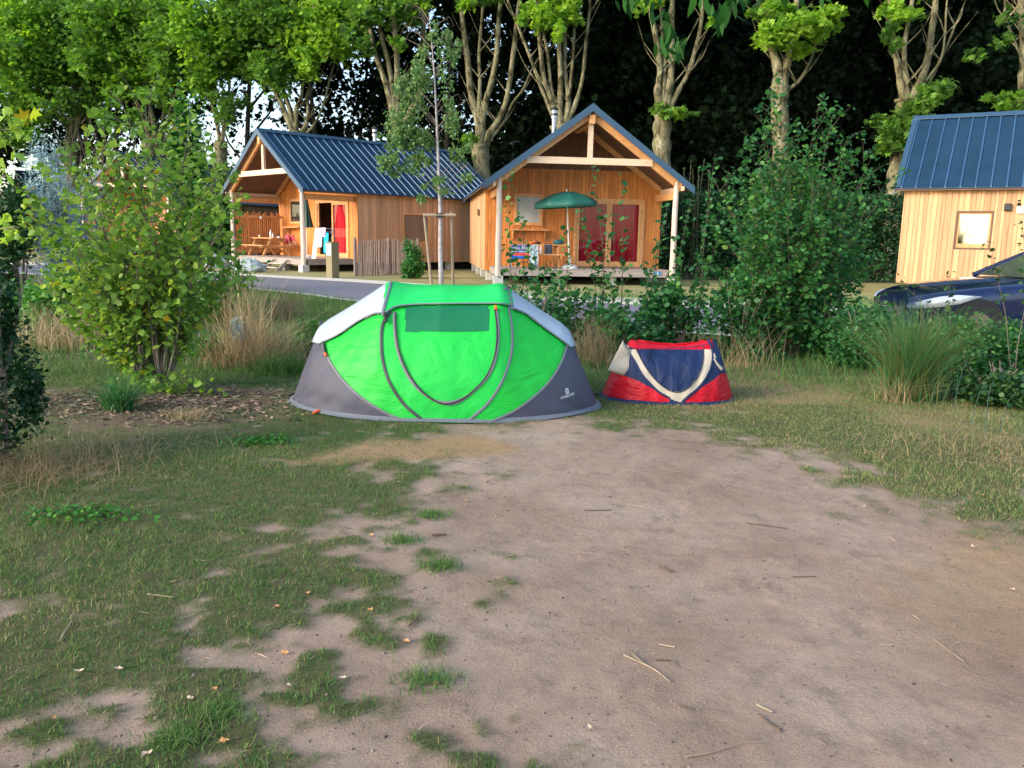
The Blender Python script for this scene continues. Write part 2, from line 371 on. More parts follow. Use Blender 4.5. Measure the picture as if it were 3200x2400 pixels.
def ground_mat():
    m = bpy.data.materials.new('soil_and_turf'); m.use_nodes = True; t = m.node_tree; N = t.nodes; L = t.links
    b = N['Principled BSDF']; b.inputs['Roughness'].default_value = .95; b.inputs['Specular IOR Level'].default_value = .15
    tc = N.new('ShaderNodeTexCoord')
    def noise(s, d=5, r=.6):
        n = N.new('ShaderNodeTexNoise'); n.inputs['Scale'].default_value = s; n.inputs['Detail'].default_value = d; n.inputs['Roughness'].default_value = r
        L.new(tc.outputs['Object'], n.inputs[0]); return n.outputs[0]
    def ramp(src, stops):
        r = N.new('ShaderNodeValToRGB'); e = r.color_ramp.elements
        while len(e) < len(stops): e.new(.5)
        for i, (p, c) in enumerate(stops): e[i].position = p; e[i].color = (*c, 1)
        L.new(src, r.inputs[0]); return r.outputs[0]
    def mix(f, a, c, mode='MIX'):
        q = N.new('ShaderNodeMix'); q.data_type = 'RGBA'; q.blend_type = mode
        if isinstance(f, float): q.inputs[0].default_value = f
        else: L.new(f, q.inputs[0])
        L.new(a, q.inputs[6]); L.new(c, q.inputs[7]); return q.outputs[2]
    def attr(n):
        a = N.new('ShaderNodeAttribute'); a.attribute_name = n; return a.outputs['Fac']
    n1, n2, n3 = noise(1.3, 6), noise(13, 7, .65), noise(110, 5, .75)
    soil = ramp(n1, [(.3, (.28, .192, .132)), (.5, (.385, .28, .205)), (.72, (.48, .37, .285))])
    soil = mix(ramp(n2, [(.35, (0, 0, 0)), (.7, (.5, .5, .5))]), soil, ramp(n3, [(.34, (.11, .075, .05)), (.62, (.52, .40, .31))]))
    vo = N.new('ShaderNodeTexVoronoi'); vo.inputs['Scale'].default_value = 48; L.new(tc.outputs['Object'], vo.inputs[0])
    dk = noise(5.5, 8, .78)
    soil = mix(ramp(dk, [(.5, (0, 0, 0)), (.64, (.6, .6, .6))]), soil, ramp(n3, [(.3, (.14, .105, .08)), (.7, (.27, .21, .165))]))
    soil = mix(ramp(vo.outputs[0], [(.05, (.45, .45, .45)), (.16, (0, 0, 0))]), soil, ramp(n3, [(.4, (.07, .05, .035)), (.8, (.5, .43, .36))]))
    turf = mix(ramp(n2, [(.35, (0, 0, 0)), (.65, (1, 1, 1))]), ramp(n3, [(.3, (.045, .07, .02)), (.7, (.10, .13, .045))]), ramp(n3, [(.3, (.09, .08, .035)), (.7, (.2, .17, .09))]))
    straw = ramp(n3, [(.3, (.25, .15, .07)), (.7, (.48, .33, .19))])
    lit = ramp(n3, [(.3, (.07, .045, .03)), (.7, (.25, .18, .12))])
    f = mix(attr('grass'), soil, turf); f = mix(attr('straw'), f, straw); f = mix(attr('litter'), f, lit)
    L.new(f, b.inputs['Base Color'])
    bp = N.new('ShaderNodeBump'); bp.inputs['Strength'].default_value = .95; bp.inputs['Distance'].default_value = .012
    ml = N.new('ShaderNodeMath'); ml.operation = 'MULTIPLY'; ml.inputs[1].default_value = .8; L.new(n3, ml.inputs[0]); ad0 = N.new('ShaderNodeMath'); ad0.operation = 'ADD'; L.new(dk, ad0.inputs[0]); L.new(n2, ad0.inputs[1]); ad = N.new('ShaderNodeMath'); ad.operation = 'ADD'; L.new(ad0.outputs[0], ad.inputs[0]); L.new(ml.outputs[0], ad.inputs[1])
    L.new(ad.outputs[0], bp.inputs['Height']); L.new(bp.outputs[0], b.inputs['Normal'])
    return m
me.materials.append(ground_mat())
def strip(name, A, B, z, m_):
    """a sheet between two edge polylines"""
    A = spline([(x, y, 0) for x, y in A], 8); B = spline([(x, y, 0) for x, y in B], 8)
    q = MB(); vs = []; K = 7
    for a, b in zip(A, B):
        for k in range(K+1): p = a.lerp(b, k/K); vs.append((p.x, p.y, float(gh(p.x, p.y))*0+z))
    n = len(A); q.add(vs, [(i*(K+1)+k, i*(K+1)+k+1, (i+1)*(K+1)+k+1, (i+1)*(K+1)+k) for i in range(n-1) for k in range(K)])
    return tag(q.build(name, m_), kind='structure')
far_e = [(-30, 38), (-14, 31.2), (-7.86, 27.3), (-3.71, 24.6), (1.42, 19.3), (7.41, 17.5), (16, 16.8), (40, 16)]
near_e = [(-27, 31), (-11.5, 25.2), (-5.48, 20.61), (-3.5, 18.45), (1.1, 14.39), (5.82, 12.0), (14, 10.4), (40, 9.5)]
grav_e = [(-31, 40), (-15, 33.4), (-8.8, 29.2), (-4.2, 26.5), (2.0, 21.4), (7.8, 19.6), (16, 18.8), (40, 18)]
M['asphalt'] = mat('asphalt', (.17, .17, .20), .85, var=.18, noise=30, bump=.004)
M['gravel'] = mat('pale_gravel', (.76, .71, .62), .95, noise=25, col2=(.55, .50, .42), bump=.02)
strip('road', far_e, near_e, .012, M['asphalt'])
strip('gravel_verge', grav_e, far_e, .016, M['gravel'])
near2 = [(x-.06, y-.28) for x, y in near_e]
strip('kerb_strip', near_e, near2, .02, M['concrete'])
lawn_o = [(-31, 60), (-16, 50), (-9.5, 44), (-4.6, 42), (2.4, 40), (8.4, 38), (17, 36), (40, 34)]
M['far_turf'] = mat('dry_lawn', (.22, .24, .07), .95, noise=1.2, col2=(.36, .30, .14), bump=.03)
strip('lawn', lawn_o, grav_e, .010, M['far_turf'])
# ------------------------------------------------------------------ grass
def blades(name, P, h, w_, mat_, lean=.5, tint=None, parent=None, seg=1, curl=.6):
    P = np.asarray(P, float); n = len(P); h = np.broadcast_to(h, (n,)); w_ = np.broadcast_to(w_, (n,))
    a = RNG.uniform(0, 2*PI, n); l = RNG.uniform(0, lean, n)*h
    dx, dy = np.cos(a)*l, np.sin(a)*l; t = RNG.uniform(0, 2*PI, n); sx, sy = np.cos(t)*w_/2, np.sin(t)*w_/2
    z = np.zeros(n)
    if seg == 1:
        V = np.stack([P+np.stack([-sx, -sy, z-.003], 1), P+np.stack([sx, sy, z-.003], 1), P+np.stack([dx, dy, h], 1)], 1)
        return poly_mesh(name, V, 3, mat_, parent, tint if tint is not None else RNG.uniform(0, 1, n))
    V = []; T = []
    tt = tint if tint is not None else RNG.uniform(0, 1, n)
    for k in range(seg):
        q = []
        for (f, sg) in ((k/seg, 1), (k/seg, -1), ((k+1)/seg, -1), ((k+1)/seg, 1)):
            wd = (1-f*.85)*sg; cx = dx*(f**1.8)*(1+curl); cy = dy*(f**1.8)*(1+curl); cz = h*(f-curl*.45*f*f*np.minimum(1, l/h))
            q.append(P+np.stack([cx+sx*wd, cy+sy*wd, cz], 1))
        V.append(np.stack(q, 1)); T.append(tt)
    return poly_mesh(name, np.concatenate(V), 4, mat_, parent, np.concatenate(T))
M['grass'] = leafmat('grass_blades', [(0, (.035, .09, .025)), (.4, (.07, .18, .04)), (.7, (.14, .25, .055)), (.86, (.24, .22, .09)), (1, (.42, .34, .18))], trans=.25, rough=.7)
def scatter_grass(n, x0, x1, y0, y1, pw=1.0):
    x = RNG.uniform(x0, x1, n); y = y0+(y1-y0)*RNG.uniform(0, 1, n)**pw
    keep = np.abs(x) < y*.66+.4; x, y = x[keep], y[keep]
    g, s, l = masks(x, y); pr = g*(1-.55*s); keep = RNG.uniform(0, 1, len(x)) < pr**1.3*np.clip(-.25+2.2*fbm(x, y, 14, 3, 21), .05, 1.2)
    return x[keep], y[keep]
x, y = scatter_grass(640000, -6.5, 6.5, 1.75, 9.0, 1.25)
z = gh(x, y); dry = np.clip((x-.2)*.22, 0, .3)+np.clip(fbm(x, y, 1.4, 3, 31)-.5, 0, 1)*.8
hh = RNG.uniform(.007, .026, len(x))*(.5+.5*masks(x, y)[0])*(1+1.4*np.clip(vnoise(x, y, 1.6, 12)-.62, 0, 1)*2)*(1+.5*np.clip(y-6, 0, 3)/3)
o = blades('grass', np.stack([x, y, z], 1), hh, .0042, M['grass'], 1.3, tint=RNG.beta(1.6, 2.0, len(x))*.95+dry)
tag(o, 'short worn grass around the bare earth pitch', 'grass', kind='stuff')
x, y = scatter_grass(150000, -14, 14, 7.6, 22, 1.2)
keep = (sdist(x, y, list(far_e)+list(near_e)[::-1]) > .1) & ~((np.hypot((x+.6)/1.35, (y-7.25)/.85) < 1)); x, y = x[keep], y[keep]
z = gh(x, y)
o = blades('meadow_grass', np.stack([x, y, z], 1), RNG.uniform(.05, .20, len(x))*np.clip((y-7.4)/2.2, .18, 1), .010, M['grass'], .8, tint=RNG.beta(2, 2, len(x))*.8+.02)
tag(o, 'longer uneven grass behind the two tents', 'grass', kind='stuff')
# ------------------------------------------------------------------ fallen leaves, twigs
M['dead_leaf'] = mat('dead_leaf', (.50, .25, .10), .8, var=.3, noise=20)
M['dead_pale'] = mat('dead_leaf_pale', (.55, .42, .28), .8, var=.3, noise=20)
M['twig'] = mat('twig', (.30, .235, .165), .85, var=.3, noise=20)
M['twig_dark'] = mat('twig_dark', (.12, .085, .06), .85, var=.3, noise=20)
def dead_leaf(px, py, s, m_, label, shared=None):
    p = G(px, py); p.z = float(gh(p.x, p.y))+.006; q = MB(); n = 9; vs = [(0, 0, .002)]; a0 = random.uniform(0, 6)
    for k in range(n):
        t = 2*PI*k/n; r = s*(1 if k % 2 else .62)*random.uniform(.8, 1.1); r *= (1.25 if abs(math.cos(t)) > .8 else .8)
        vs.append((r*math.cos(t+a0), r*math.sin(t+a0), .004+random.uniform(0, .5)*s))
    q.add(vs, [(0, 1+k, 1+(k+1) % n) for k in range(n)])
    o = q.build('fallen_leaf', m_); o.scale = (.66, .66, .66); o.location = p
    return tag(o, label, 'leaf', 'dry leaves fallen on the pitch')
DL = [(1160, 1677, .026, 1), (865, 1905, .022, 1), (870, 1902, .015, 0), (1155, 1915, .022, 1), (1268, 2004, .026, 1), (890, 2045, .026, 1), (1360, 2135, .024, 1), (595, 2192, .026, 0), (700, 2325, .028, 1), (248, 2110, .03, 0), (1818, 1728, .022, 1), (1842, 2270, .018, 0), (1072, 2123, .02, 0), (905, 2150, .02, 0), (672, 2167, .02, 1), (168, 2253, .02, 1), (3165, 1840, .016, 0), (2340, 1740, .016, 1), (1700, 1470, .018, 1), (3070, 1555, .02, 1), (3040, 1710, .026, 0), (2700, 1585, .02, 0), (1455, 1565, .02, 1), (960, 1860, .02, 1), (370, 2100, .022, 0), (540, 1830, .02, 0), (1560, 1690, .016, 1), (2540, 1500, .02, 0), (2700, 1950, .012, 0), (460, 2370, .03, 0)]
LBL = {0: 'orange brown leaf lying on the bare patch left of the middle', 4: 'curled orange leaf at the edge of the bare earth', 9: 'long pale curled leaf in the grass at lower left', 11: 'small pale curled leaf on bare earth near the bottom', 20: 'broad pale leaf at the right edge of the earth', 29: 'pale crumpled leaf at the bottom left', 8: 'orange leaf in the lower left grass near the bottom edge', 10: 'orange leaf on bare earth in the middle of the pitch'}
for i, (a, b, s, k) in enumerate(DL):
    dead_leaf(a, b, s, M['dead_leaf'] if k else M['dead_pale'], LBL.get(i, 'small dry leaf scattered on the grass and earth'))
TW = [([(1950, 2045), (2040, 2085), (2095, 2130)], .006, 0, 'forked pale twig lying on the bare earth'), ([(2145, 2390-30), (2230, 2345), (2320, 2315), (2385, 2318)], .005, 0, 'long curved pale twig near the bottom edge'),
      ([(2365, 2200), (2415, 2222)], .006, 0, 'short pale stick lying on bare earth below the middle'), ([(2910, 1985), (3015, 2065)], .003, 0, 'thin straight straw on the right of the pitch'),
      ([(2060, 2010), (2110, 2022)], .005, 0, 'short stick just above the forked twig'), ([(2050, 2060), (2100, 2062), (2118, 2080)], .005, 1, 'brown bent twig beside the forked twig'),
      ([(2370, 2230), (2440, 2280)], .006, 1, 'brown stick below the short pale stick'), ([(2335, 1635), (2460, 1650)], .006, 1, 'dark twig lying across the upper right of the earth'),
      ([(2475, 1822-20), (2550, 1798)], .004, 1, 'thin brown twig right of the middle of the earth'), ([(1825, 1592), (1910, 1590)], .005, 1, 'dark twig on the upper middle of the earth'),
      ([(2060, 1765), (2090, 1785), (2100, 1780)], .009, 1, 'clump of dark bark bits in the middle of the earth'), ([(1350, 1675), (1395, 1672)], .01, 1, 'short dark stick left of the upper earth'),
      ([(460, 1865), (545, 1875)], .004, 0, 'pale straw stalk lying in the left grass'), ([(185, 2010), (225, 1945)], .004, 0, 'pale stalk at the far left of the grass'),
      ([(1275, 1965), (1305, 1940)], .007, 1, 'short dark stick at the left edge of the earth'), ([(2120, 2200), (2160, 2215)], .006, 1, 'small dark twig on the lower middle earth')]
for pts, r, k, lb in TW:
    P = [G(a, b) for a, b in pts]
    for p in P: p.z = float(gh(p.x, p.y))+r+.002
    q = MB(); r *= .62; q.tube(spline(P, 4) if len(P) > 2 else P, [r*(1-.5*k/8) for k in range(len(spline(P, 4)) if len(P) > 2 else len(P))], 5)
    if 'forked' in lb:
        a, b = G(2010, 2070), G(1975, 2040); a.z = b.z = P[1].z; q.tube([a, b], r*.6, 5)
    o = q.build('twig', M['twig_dark'] if k else M['twig']); tag(o, lb, 'twig', 'twigs lying on the pitch')
q = MB(); nst = 60
for i in range(420):
    a = random.uniform(-1.2, 3.0); b = random.uniform(2.0, 6.4); z0 = float(gh(a, b)); r = random.uniform(.003, .007); q.add(*[(v_, f_) for v_, f_ in [(sphere_mb((a, b, z0+r*.3), r, 5, 3, (1, 1, .6), .3, i).v, sphere_mb((0, 0, 0), r, 5, 3).f)]][0])
tag(q.build('small_stones', mat('stone_bits', (.19, .15, .125), .9, island=.5, var=.2)), 'small stones and clods scattered over the earth', 'stones', kind='stuff')

q = MB(); rd = random.Random(12)
for i in range(2600):      # crumbs of bark, chips and clods trodden into the earth
    a = rd.uniform(-2.6, 3.0); b = 1.9+4.6*rd.random()**1.4
    z0 = float(gh(a, b)); l = rd.uniform(.003, .014); t_ = rd.uniform(0, PI); w_ = l*rd.uniform(.2, .6); h_ = l*.3
    P = [(a+math.cos(t_)*x_*l-math.sin(t_)*y_*w_, b+math.sin(t_)*x_*l+math.cos(t_)*y_*w_) for x_, y_ in ((-1, -.6), (.2, -1), (1, .2), (-.1, 1))]
    q.add([(x_, y_, z0-.002) for x_, y_ in P]+[(a, b, z0+h_)], [(0, 1, 4), (1, 2, 4), (2, 3, 4), (3, 0, 4)])
tag(q.build('earth_debris', mat('debris', (.13, .095, .07), .9, island=.8)), 'dark crumbs and chips trodden into the bare earth', 'debris', kind='stuff')

q = MB(); rd = random.Random(31)
for i in range(520):       # dry stalk ends lying about
    a = rd.uniform(-3.2, 3.4); b = 1.9+5.2*rd.random()**1.2; t_ = rd.uniform(0, PI); l = rd.uniform(.008, .045)*(.6+b*.12); z0 = float(gh(a, b))+.004
    c_, s_ = math.cos(t_)*l, math.sin(t_)*l; w_ = .0011+.0002*b
    q.add([(a-c_-s_/l*w_, b-s_+c_/l*w_, z0), (a-c_+s_/l*w_, b-s_-c_/l*w_, z0), (a+c_, b+s_, z0+rd.uniform(0, .008)), (a, b, z0+.003)], [(0, 1, 2), (0, 2, 3)])
tag(q.build('straw_bits', mat('straw_bits', (.33, .25, .17), .9, island=.6)), 'short dry stalks littering the grass and the bare earth', 'straw', kind='stuff')

q = MB(); rd = random.Random(44)
for i in range(2400):      # bark mulch and dead twigs round the foot of the left shrub
    a = rd.gauss(-3.0, .75); b = rd.gauss(6.9, .42)
    if abs(a+3.0) > 1.7 or b > 8 or b < 6: continue
    l = rd.uniform(.008, .04); t_ = rd.uniform(0, PI); w_ = l*rd.uniform(.12, .45); z0 = float(gh(a, b))+rd.uniform(0, .012)
    P = [(a+math.cos(t_)*x_*l-math.sin(t_)*y_*w_, b+math.sin(t_)*x_*l+math.cos(t_)*y_*w_, z0+rd.uniform(-.004, .012)) for x_, y_ in ((-1, -.6), (1, -.8), (1, .6), (-1, .9))]
    q.add(P, [(0, 1, 2, 3)])
tag(q.build('bark_mulch', mat('bark_mulch', (.20, .14, .10), .95, island=.85)), 'bark mulch and dead twigs around the foot of the left shrub', 'mulch', kind='stuff')
# ------------------------------------------------------------------ cabins
cp_, ce, cw, zr, ze, zd, zb, co_, vw = 2.788, 3.273, 3.016, 5.412, 3.059, .50, .343, .262, 2.316
def rz_at(u, e=0.0): return zr-abs(u)*(zr-ze)/ce-e
def boards(q, axis, pos, a0, a1, zlo, ztop, opens=(), th=.03, out=1, wmin=.09, wmax=.15, rr=None):
    """vertical cladding: axis 'u' = board wall running along u at v=pos, 'v' = running along v at u=pos"""
    a = a0
    while a < a1-1e-3:
        b = min(a1, a+rr.uniform(wmin, wmax))
        if a1-b < .04: b = a1
        for op in opens:
            for e_ in op[:2]:
                if a+.012 < e_ < b-.001: b = e_
        g_ = .004; off = rr.uniform(0, .008)
        cuts = [(zlo, None)]
        segs = [(zlo, 99)]
        for (o0, o1, z0, z1) in opens:
            if b > o0+.01 and a < o1-.01:
                ns = []
                for (s0, s1) in segs:
                    if z0 > s0: ns.append((s0, min(s1, z0)))
                    if z1 < s1: ns.append((max(s0, z1), s1))
                segs = ns
        for s0, s1 in segs:
            ta, tb = min(s1, ztop(a)), min(s1, ztop(b))
            if max(ta, tb)-s0 < .02: continue
            p0, p1 = (pos+out*off, pos-out*th) if out > 0 else (pos-th*0+out*off, pos-out*th)
            lo, hi = min(p0, p1), max(p0, p1)
            if axis == 'u': q.hexa([(a+g_, lo, s0), (b-g_, lo, s0), (b-g_, hi, s0), (a+g_, hi, s0), (a+g_, lo, ta), (b-g_, lo, tb), (b-g_, hi, tb), (a+g_, hi, ta)])
            else: q.hexa([(lo, a+g_, s0), (hi, a+g_, s0), (hi, b-g_, s0), (lo, b-g_, s0), (lo, a+g_, ta), (hi, a+g_, ta), (hi, b-g_, tb), (lo, b-g_, tb)])
        a = b
def roof_parts(root, Lr, mr=None):
    T = .07
    for sgn in (-1, 1):
        # lining (wood) under, steel on top
        q = MB(); e0, e1 = -co_+.03, Lr-.03
        def P(u, v, dz): return (sgn*u, v, rz_at(u)+dz)
        q.hexa([P(0, e0, -.10), P(ce-.03, e0, -.10), P(ce-.03, e1, -.10), P(0, e1, -.10), P(0, e0, -.032), P(ce-.03, e0, -.032), P(ce-.03, e1, -.032), P(0, e1, -.032)])
        q.build('roof_lining', M['lining'], root)
        q = MB(); q.hexa([P(0, -co_, -.03), P(ce, -co_, -.03), P(ce, Lr, -.03), P(0, Lr, -.03), P(0, -co_, 0), P(ce, -co_, 0), P(ce, Lr, 0), P(0, Lr, 0)])
        r_ = q.build('roof', M['roof'], root)
        q = MB(); v = -co_+.26
        while v < Lr-.1:
            q.hexa([P(.05, v-.022, .001), P(ce+.015, v-.022, .001), P(ce+.015, v+.022, .001), P(.05, v+.022, .001), P(.05, v-.012, .042), P(ce+.015, v-.012, .042), P(ce+.015, v+.012, .042), P(.05, v+.012, .042)]); v += .375
        q.build('roof_ribs', M['roof_rib'], r_)
        for vv in (-co_, Lr):
            q = MB(); a, b = vv-.012, vv+.012; s2 = .1 if vv < 0 else -.1
            q.hexa([P(-.0, a, -.17), P(ce+.02, a, -.17), P(ce+.02, b, -.17), P(-.0, b, -.17), P(0, a, .055), P(ce+.02, a, .055), P(ce+.02, b, .055), P(0, b, .055)])
            a, b = sorted((vv+.012*(1 if vv < 0 else -1), vv+s2*1.4))
            q.hexa([P(0, a, .046), P(ce+.02, a, .046), P(ce+.02, b, .046), P(0, b, .046), P(0, a, .054), P(ce+.02, a, .054), P(ce+.02, b, .054), P(0, b, .054)])
            q.build('roof_trim', M['trim'], root)
    q = MB(); c = .17
    for s_ in (-1, 1):
        q.hexa([(0, -co_-.01, zr+.058), (s_*c, -co_-.01, rz_at(c)+.058), (s_*c, Lr+.01, rz_at(c)+.058), (0, Lr+.01, zr+.058), (0, -co_-.01, zr+.075), (s_*c, -co_-.01, rz_at(c)+.07), (s_*c, Lr+.01, rz_at(c)+.07), (0, Lr+.01, zr+.075)])
    q.build('ridge_cap', M['trim'], root)
def curtain_mb(u0, u1, v, z0, z1, folds=7, amp=.055):
    q = MB(); n = folds*6; vs = []
    for i in range(n+1):
        t = i/n; a = amp*math.sin(t*folds*2*PI)+amp*.4*math.sin(t*folds*4.7+1)
        vs += [(u0+(u1-u0)*t, v+a*.5, z1), (u0+(u1-u0)*t, v+a, z0)]
    q.add(vs, [(2*i, 2*i+1, 2*i+3, 2*i+2) for i in range(n)]); return q
def frame_mb(u0, u1, v0, v1, z0, z1, w_=.08):
    q = MB(); q.box(u0, u0+w_, v0, v1, z0, z1); q.box(u1-w_, u1, v0, v1, z0, z1); q.box(u0+w_, u1-w_, v0, v1, z1-w_, z1); q.box(u0+w_, u1-w_, v0, v1, z0, z0+w_); return q
def cabin(label, x, y, A, Lr, mats, left_open=False, win='blind', side_wins=(), seed=1, flue=None, screen=False, porch=True, deck_steps=False, slim=False):
    rr = random.Random(seed)
    root = thing('wooden_cabin', label, 'cabin', (x, y, 0), -A)
    Lw = Lr-.25; win_, wout = mats; under = lambda u: rz_at(u, .11)
    # side walls
    for sg in (-1, 1):
        q = MB(); ops = [(s[1], s[2], s[3], s[4]) for s in side_wins if s[0] == sg]
        boards(q, 'v', sg*cw, vw+.035, Lw-.035, zb, lambda a: rz_at(cw, .13), ops, out=sg, rr=rr); q.build('side_wall', wout, root)
    q = MB(); boards(q, 'u', Lw, -cw, cw, zb, under, out=1, rr=rr); q.build('back_wall', wout, root)
    DO, WI = (.0, 2.42, zd+.02, 2.80), (-2.02, -1.12, 1.90, 2.86)
    q = MB(); boards(q, 'u', vw, -cw, cw, zb, lambda u: min(3.72, under(u)), [DO, WI], out=-1, rr=rr); q.build('front_wall', win_, root)
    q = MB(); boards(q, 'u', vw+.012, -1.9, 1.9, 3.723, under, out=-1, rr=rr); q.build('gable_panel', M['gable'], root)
    q = MB(); q.box(-cw+.05, cw-.05, vw+.06, Lw-.06, zb+.02, zb+.12); q.build('floor', M['deck'], root)
    # interior dark shell so that open doors look into a room
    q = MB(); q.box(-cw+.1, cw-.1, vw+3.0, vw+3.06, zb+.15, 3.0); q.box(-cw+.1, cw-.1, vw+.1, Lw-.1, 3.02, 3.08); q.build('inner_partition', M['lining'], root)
    # door
    d0, d1, dz0, dz1 = DO
    dr = frame_mb(d0, d1, vw-.05, vw+.06, dz0, dz1, .09).build('door_frame', M['timber'], root)
    mid = (d0+d1)/2
    for i, (a, b) in enumerate(((d0+.09, mid), (mid, d1-.09))):
        if i == 0 and left_open:
            q = MB(); q.box(a+.0, a+.05, vw-.6, vw+.0, dz0+.03, dz1-.09); q = frame_mb(a, a+.16, vw-.03, vw+.04, dz0+.09, dz1-.09, .05); q.build('door', M['timber'], root)
            q = MB(); q.box(a+.35, a+.95, vw+1.4, vw+2.0, .48, 1.6); q.build('fridge', mat('cabinet_grey', (.45, .45, .45), .5), root, bevel=.02)
            continue
        dd = frame_mb(a+.005, b-.005, vw-.03, vw+.03, dz0+.09, dz1-.09, .09).build('door', M['timber'], root)
        q = MB(); q.add([(a+.09, vw, dz0+.18), (b-.09, vw, dz0+.18), (b-.09, vw, dz1-.18), (a+.09, vw, dz1-.18)], [(0, 1, 2, 3)]); q.build('pane', M['pane'], dd)
        q = MB(); q.box(b-.07 if i == 0 else a+.03, b-.04 if i == 0 else a+.06, vw-.09, vw-.03, 1.45, 1.62); q.build('handle', M['steel'], dd)
        curtain_mb(a+.07, b-.07, vw+.07, dz0+.10, dz1-.12).build('curtain', M['curtain'], dd, smooth=True)
    # window with shutter board/blind, shelf
    u0, u1, z0, z1 = WI
    wf = frame_mb(u0-.04, u1+.04, vw-.05, vw+.05, z0-.04, z1+.04, .10).build('window', M['timber'], root)
    q = MB(); q.box(u0+.06, u1-.06, vw-.004, vw+.004, z0+.06, z1-.06); q.build('pane', M['blind'] if win == 'blind' else M['glass_dark'], wf)
    sh = MB(); sh.box(u0-.16, u1+.22, vw-.36, vw-.03, z0-.21, z0-.17)
    for k in (u0-.08, u1+.10): sh.hexa([(k, vw-.30, z0-.24), (k+.04, vw-.30, z0-.24), (k+.04, vw-.03, z0-.55), (k, vw-.03, z0-.55), (k, vw-.30, z0-.215), (k+.04, vw-.30, z0-.215), (k+.04, vw-.03, z0-.215), (k, vw-.03, z0-.215)])
    sh.build('shelf', M['timber'], root)
    if porch:
        # truss, posts, plates, deck
        for sg in (-1, 1):
            q = MB(); q.tube([(sg*cp_, 0, .28), (sg*cp_, 0, 1.2), (sg*(cp_-.01), .0, 2.2), (sg*cp_, 0, rz_at(cp_, .16))], [.095, .092, .088, .08], 12); q.build('post', M['post'], root, smooth=False)
            q = MB(); q.box(sg*cp_-.15, sg*cp_+.15, -.15, .15, -.02, .28); q.build('footing', M['concrete'], root, bevel=.01)
            a, b = Vector((sg*(cp_+.12), 0, rz_at(cp_+.12, .22))), Vector((0, 0, zr-.22)); q = MB(); q.bar(a, b, .11, .2, (0, 0, 1)); q.build('rafter', M['timber'], root)
            q = MB(); q.bar((sg*(cp_+.12), vw-.12, rz_at(cp_+.12, .2)), (0, vw-.12, zr-.2), .08, .16); q.build('rafter', M['timber'], root)
            q = MB(); q.box(sg*cp_-.06, sg*cp_+.06, .1, vw-.03, 2.72, 2.94); q.build('top_plate', M['timber'], root)
            q = MB(); q.box(sg*(ce-.32)-.03, sg*(ce-.32)+.03, -co_+.05, vw-.03, 2.98, 3.12); q.build('purlin', M['tie'], root)
        zt = 3.80
        hw = (zr-.16-zt)/(zr-ze)*ce-.05
        q = MB(); q.box(-hw, hw, -.085, .045, zt-.1, zt+.1); q.build('tie_beam', M['tie'], root)
        q = MB(); q.box(-.075, .075, -.05, .05, zt+.1, zr-.45); q.build('king_post', M['tie'], root)
        q = MB(); q.box(-.09, .09, -co_+.06, vw-.05, zr-.52, zr-.26); q.build('ridge_beam', M['timber'], root)
        q = MB(); v = -.04
        while v < vw-.05: q.box(-cp_-.05, cp_+.05, v, min(v+.135, vw-.04), zd-.035, zd); v += .142
        q.build('deck', M['deck'], root)
        q = MB(); q.box(-cp_+.16, cp_-.16, -.03, .02, zd-.22, zd-.04); q.build('deck_fascia', M['deck'], root)
        for sg in (-1, 1):
            q = MB(); q.box(sg*(cp_+.03)-.025, sg*(cp_+.03)+.025, .16, vw+.0, zd-.22, zd-.04); q.build('deck_fascia', M['deck'], root)
        for uu in (-.9, .9):
            q = MB(); q.box(uu-.13, uu+.13, .2, .46, -.02, zd-.22); q.build('footing', M['concrete'], root)
    for v in (vw+.3, vw+2.6, vw+4.9, Lw-.4):
        for sg in (-1, 1):
            if v < Lw: q = MB(); q.box(sg*(cw-.2)-.13, sg*(cw-.2)+.13, v-.13, v+.13, -.02, zb-.0); q.build('footing', M['concrete'], root)
    q = MB(); q.box(-cw+.45, cw-.45, vw+.8, Lw-.5, 0.02, zb-.02); q.build('underfloor_shade', M['dark'], root)  # near-black box stands in for the shade beneath the floor
    if screen:
        q = MB(); v = .14; k = 0
        while v < vw-.08:
            tz = 2.35 if k % 3 == 0 else rr.choice([2.05, 2.2, 2.28]); q.box(-cp_-.03, -cp_-.008, v, v+.055, zd+.06, tz); v += .098 if k % 2 else .086; k += 1
        q.build('screen_slats', M['wood_in'], root)
        for z_ in (.62, 2.08):
            q = MB(); q.box(-cp_-.006, -cp_+.05, .1, vw-.04, z_, z_+.11); q.build('screen_rail', M['timber'], root)
    for s in side_wins:
        sg, v0, v1, z0, z1, kind = s; q = MB(); a, b = sorted((sg*(cw+.012), sg*(cw-.10)))
        q.box(a, b, v0, v0+.05, z0, z1); q.box(a, b, v1-.05, v1, z0, z1); q.box(a, b, v0+.05, v1-.05, z1-.05, z1); q.box(a, b, v0+.05, v1-.05, z0, z0+.05)
        wf = q.build('window', M['lining'] if kind != 'shut' else M['timber'], root)
        q = MB(); c = sg*(cw-.06); q.box(c-.005, c+.005, v0+.05, v1-.05, z0+.05, z1-.05); q.build('pane', {'mirror': M['glass'], 'dark': M['glass_dark'], 'shut': M['shutter']}[kind], wf)
        if kind == 'mirror':
            q = MB(); c = sg*(cw-.045)
            for (aa, bb, cc, dd_) in ((v0+.05, v0+.10, z0+.05, z1-.05), (v1-.10, v1-.05, z0+.05, z1-.05), (v0+.1, v1-.1, z0+.05, z0+.16), (v0+.1, v1-.1, z1-.10, z1-.05)): q.box(c-.02, c+.02, aa, bb, cc, dd_)
            q.build('sash', M['timber'], wf)
    roof_parts(root, Lr)
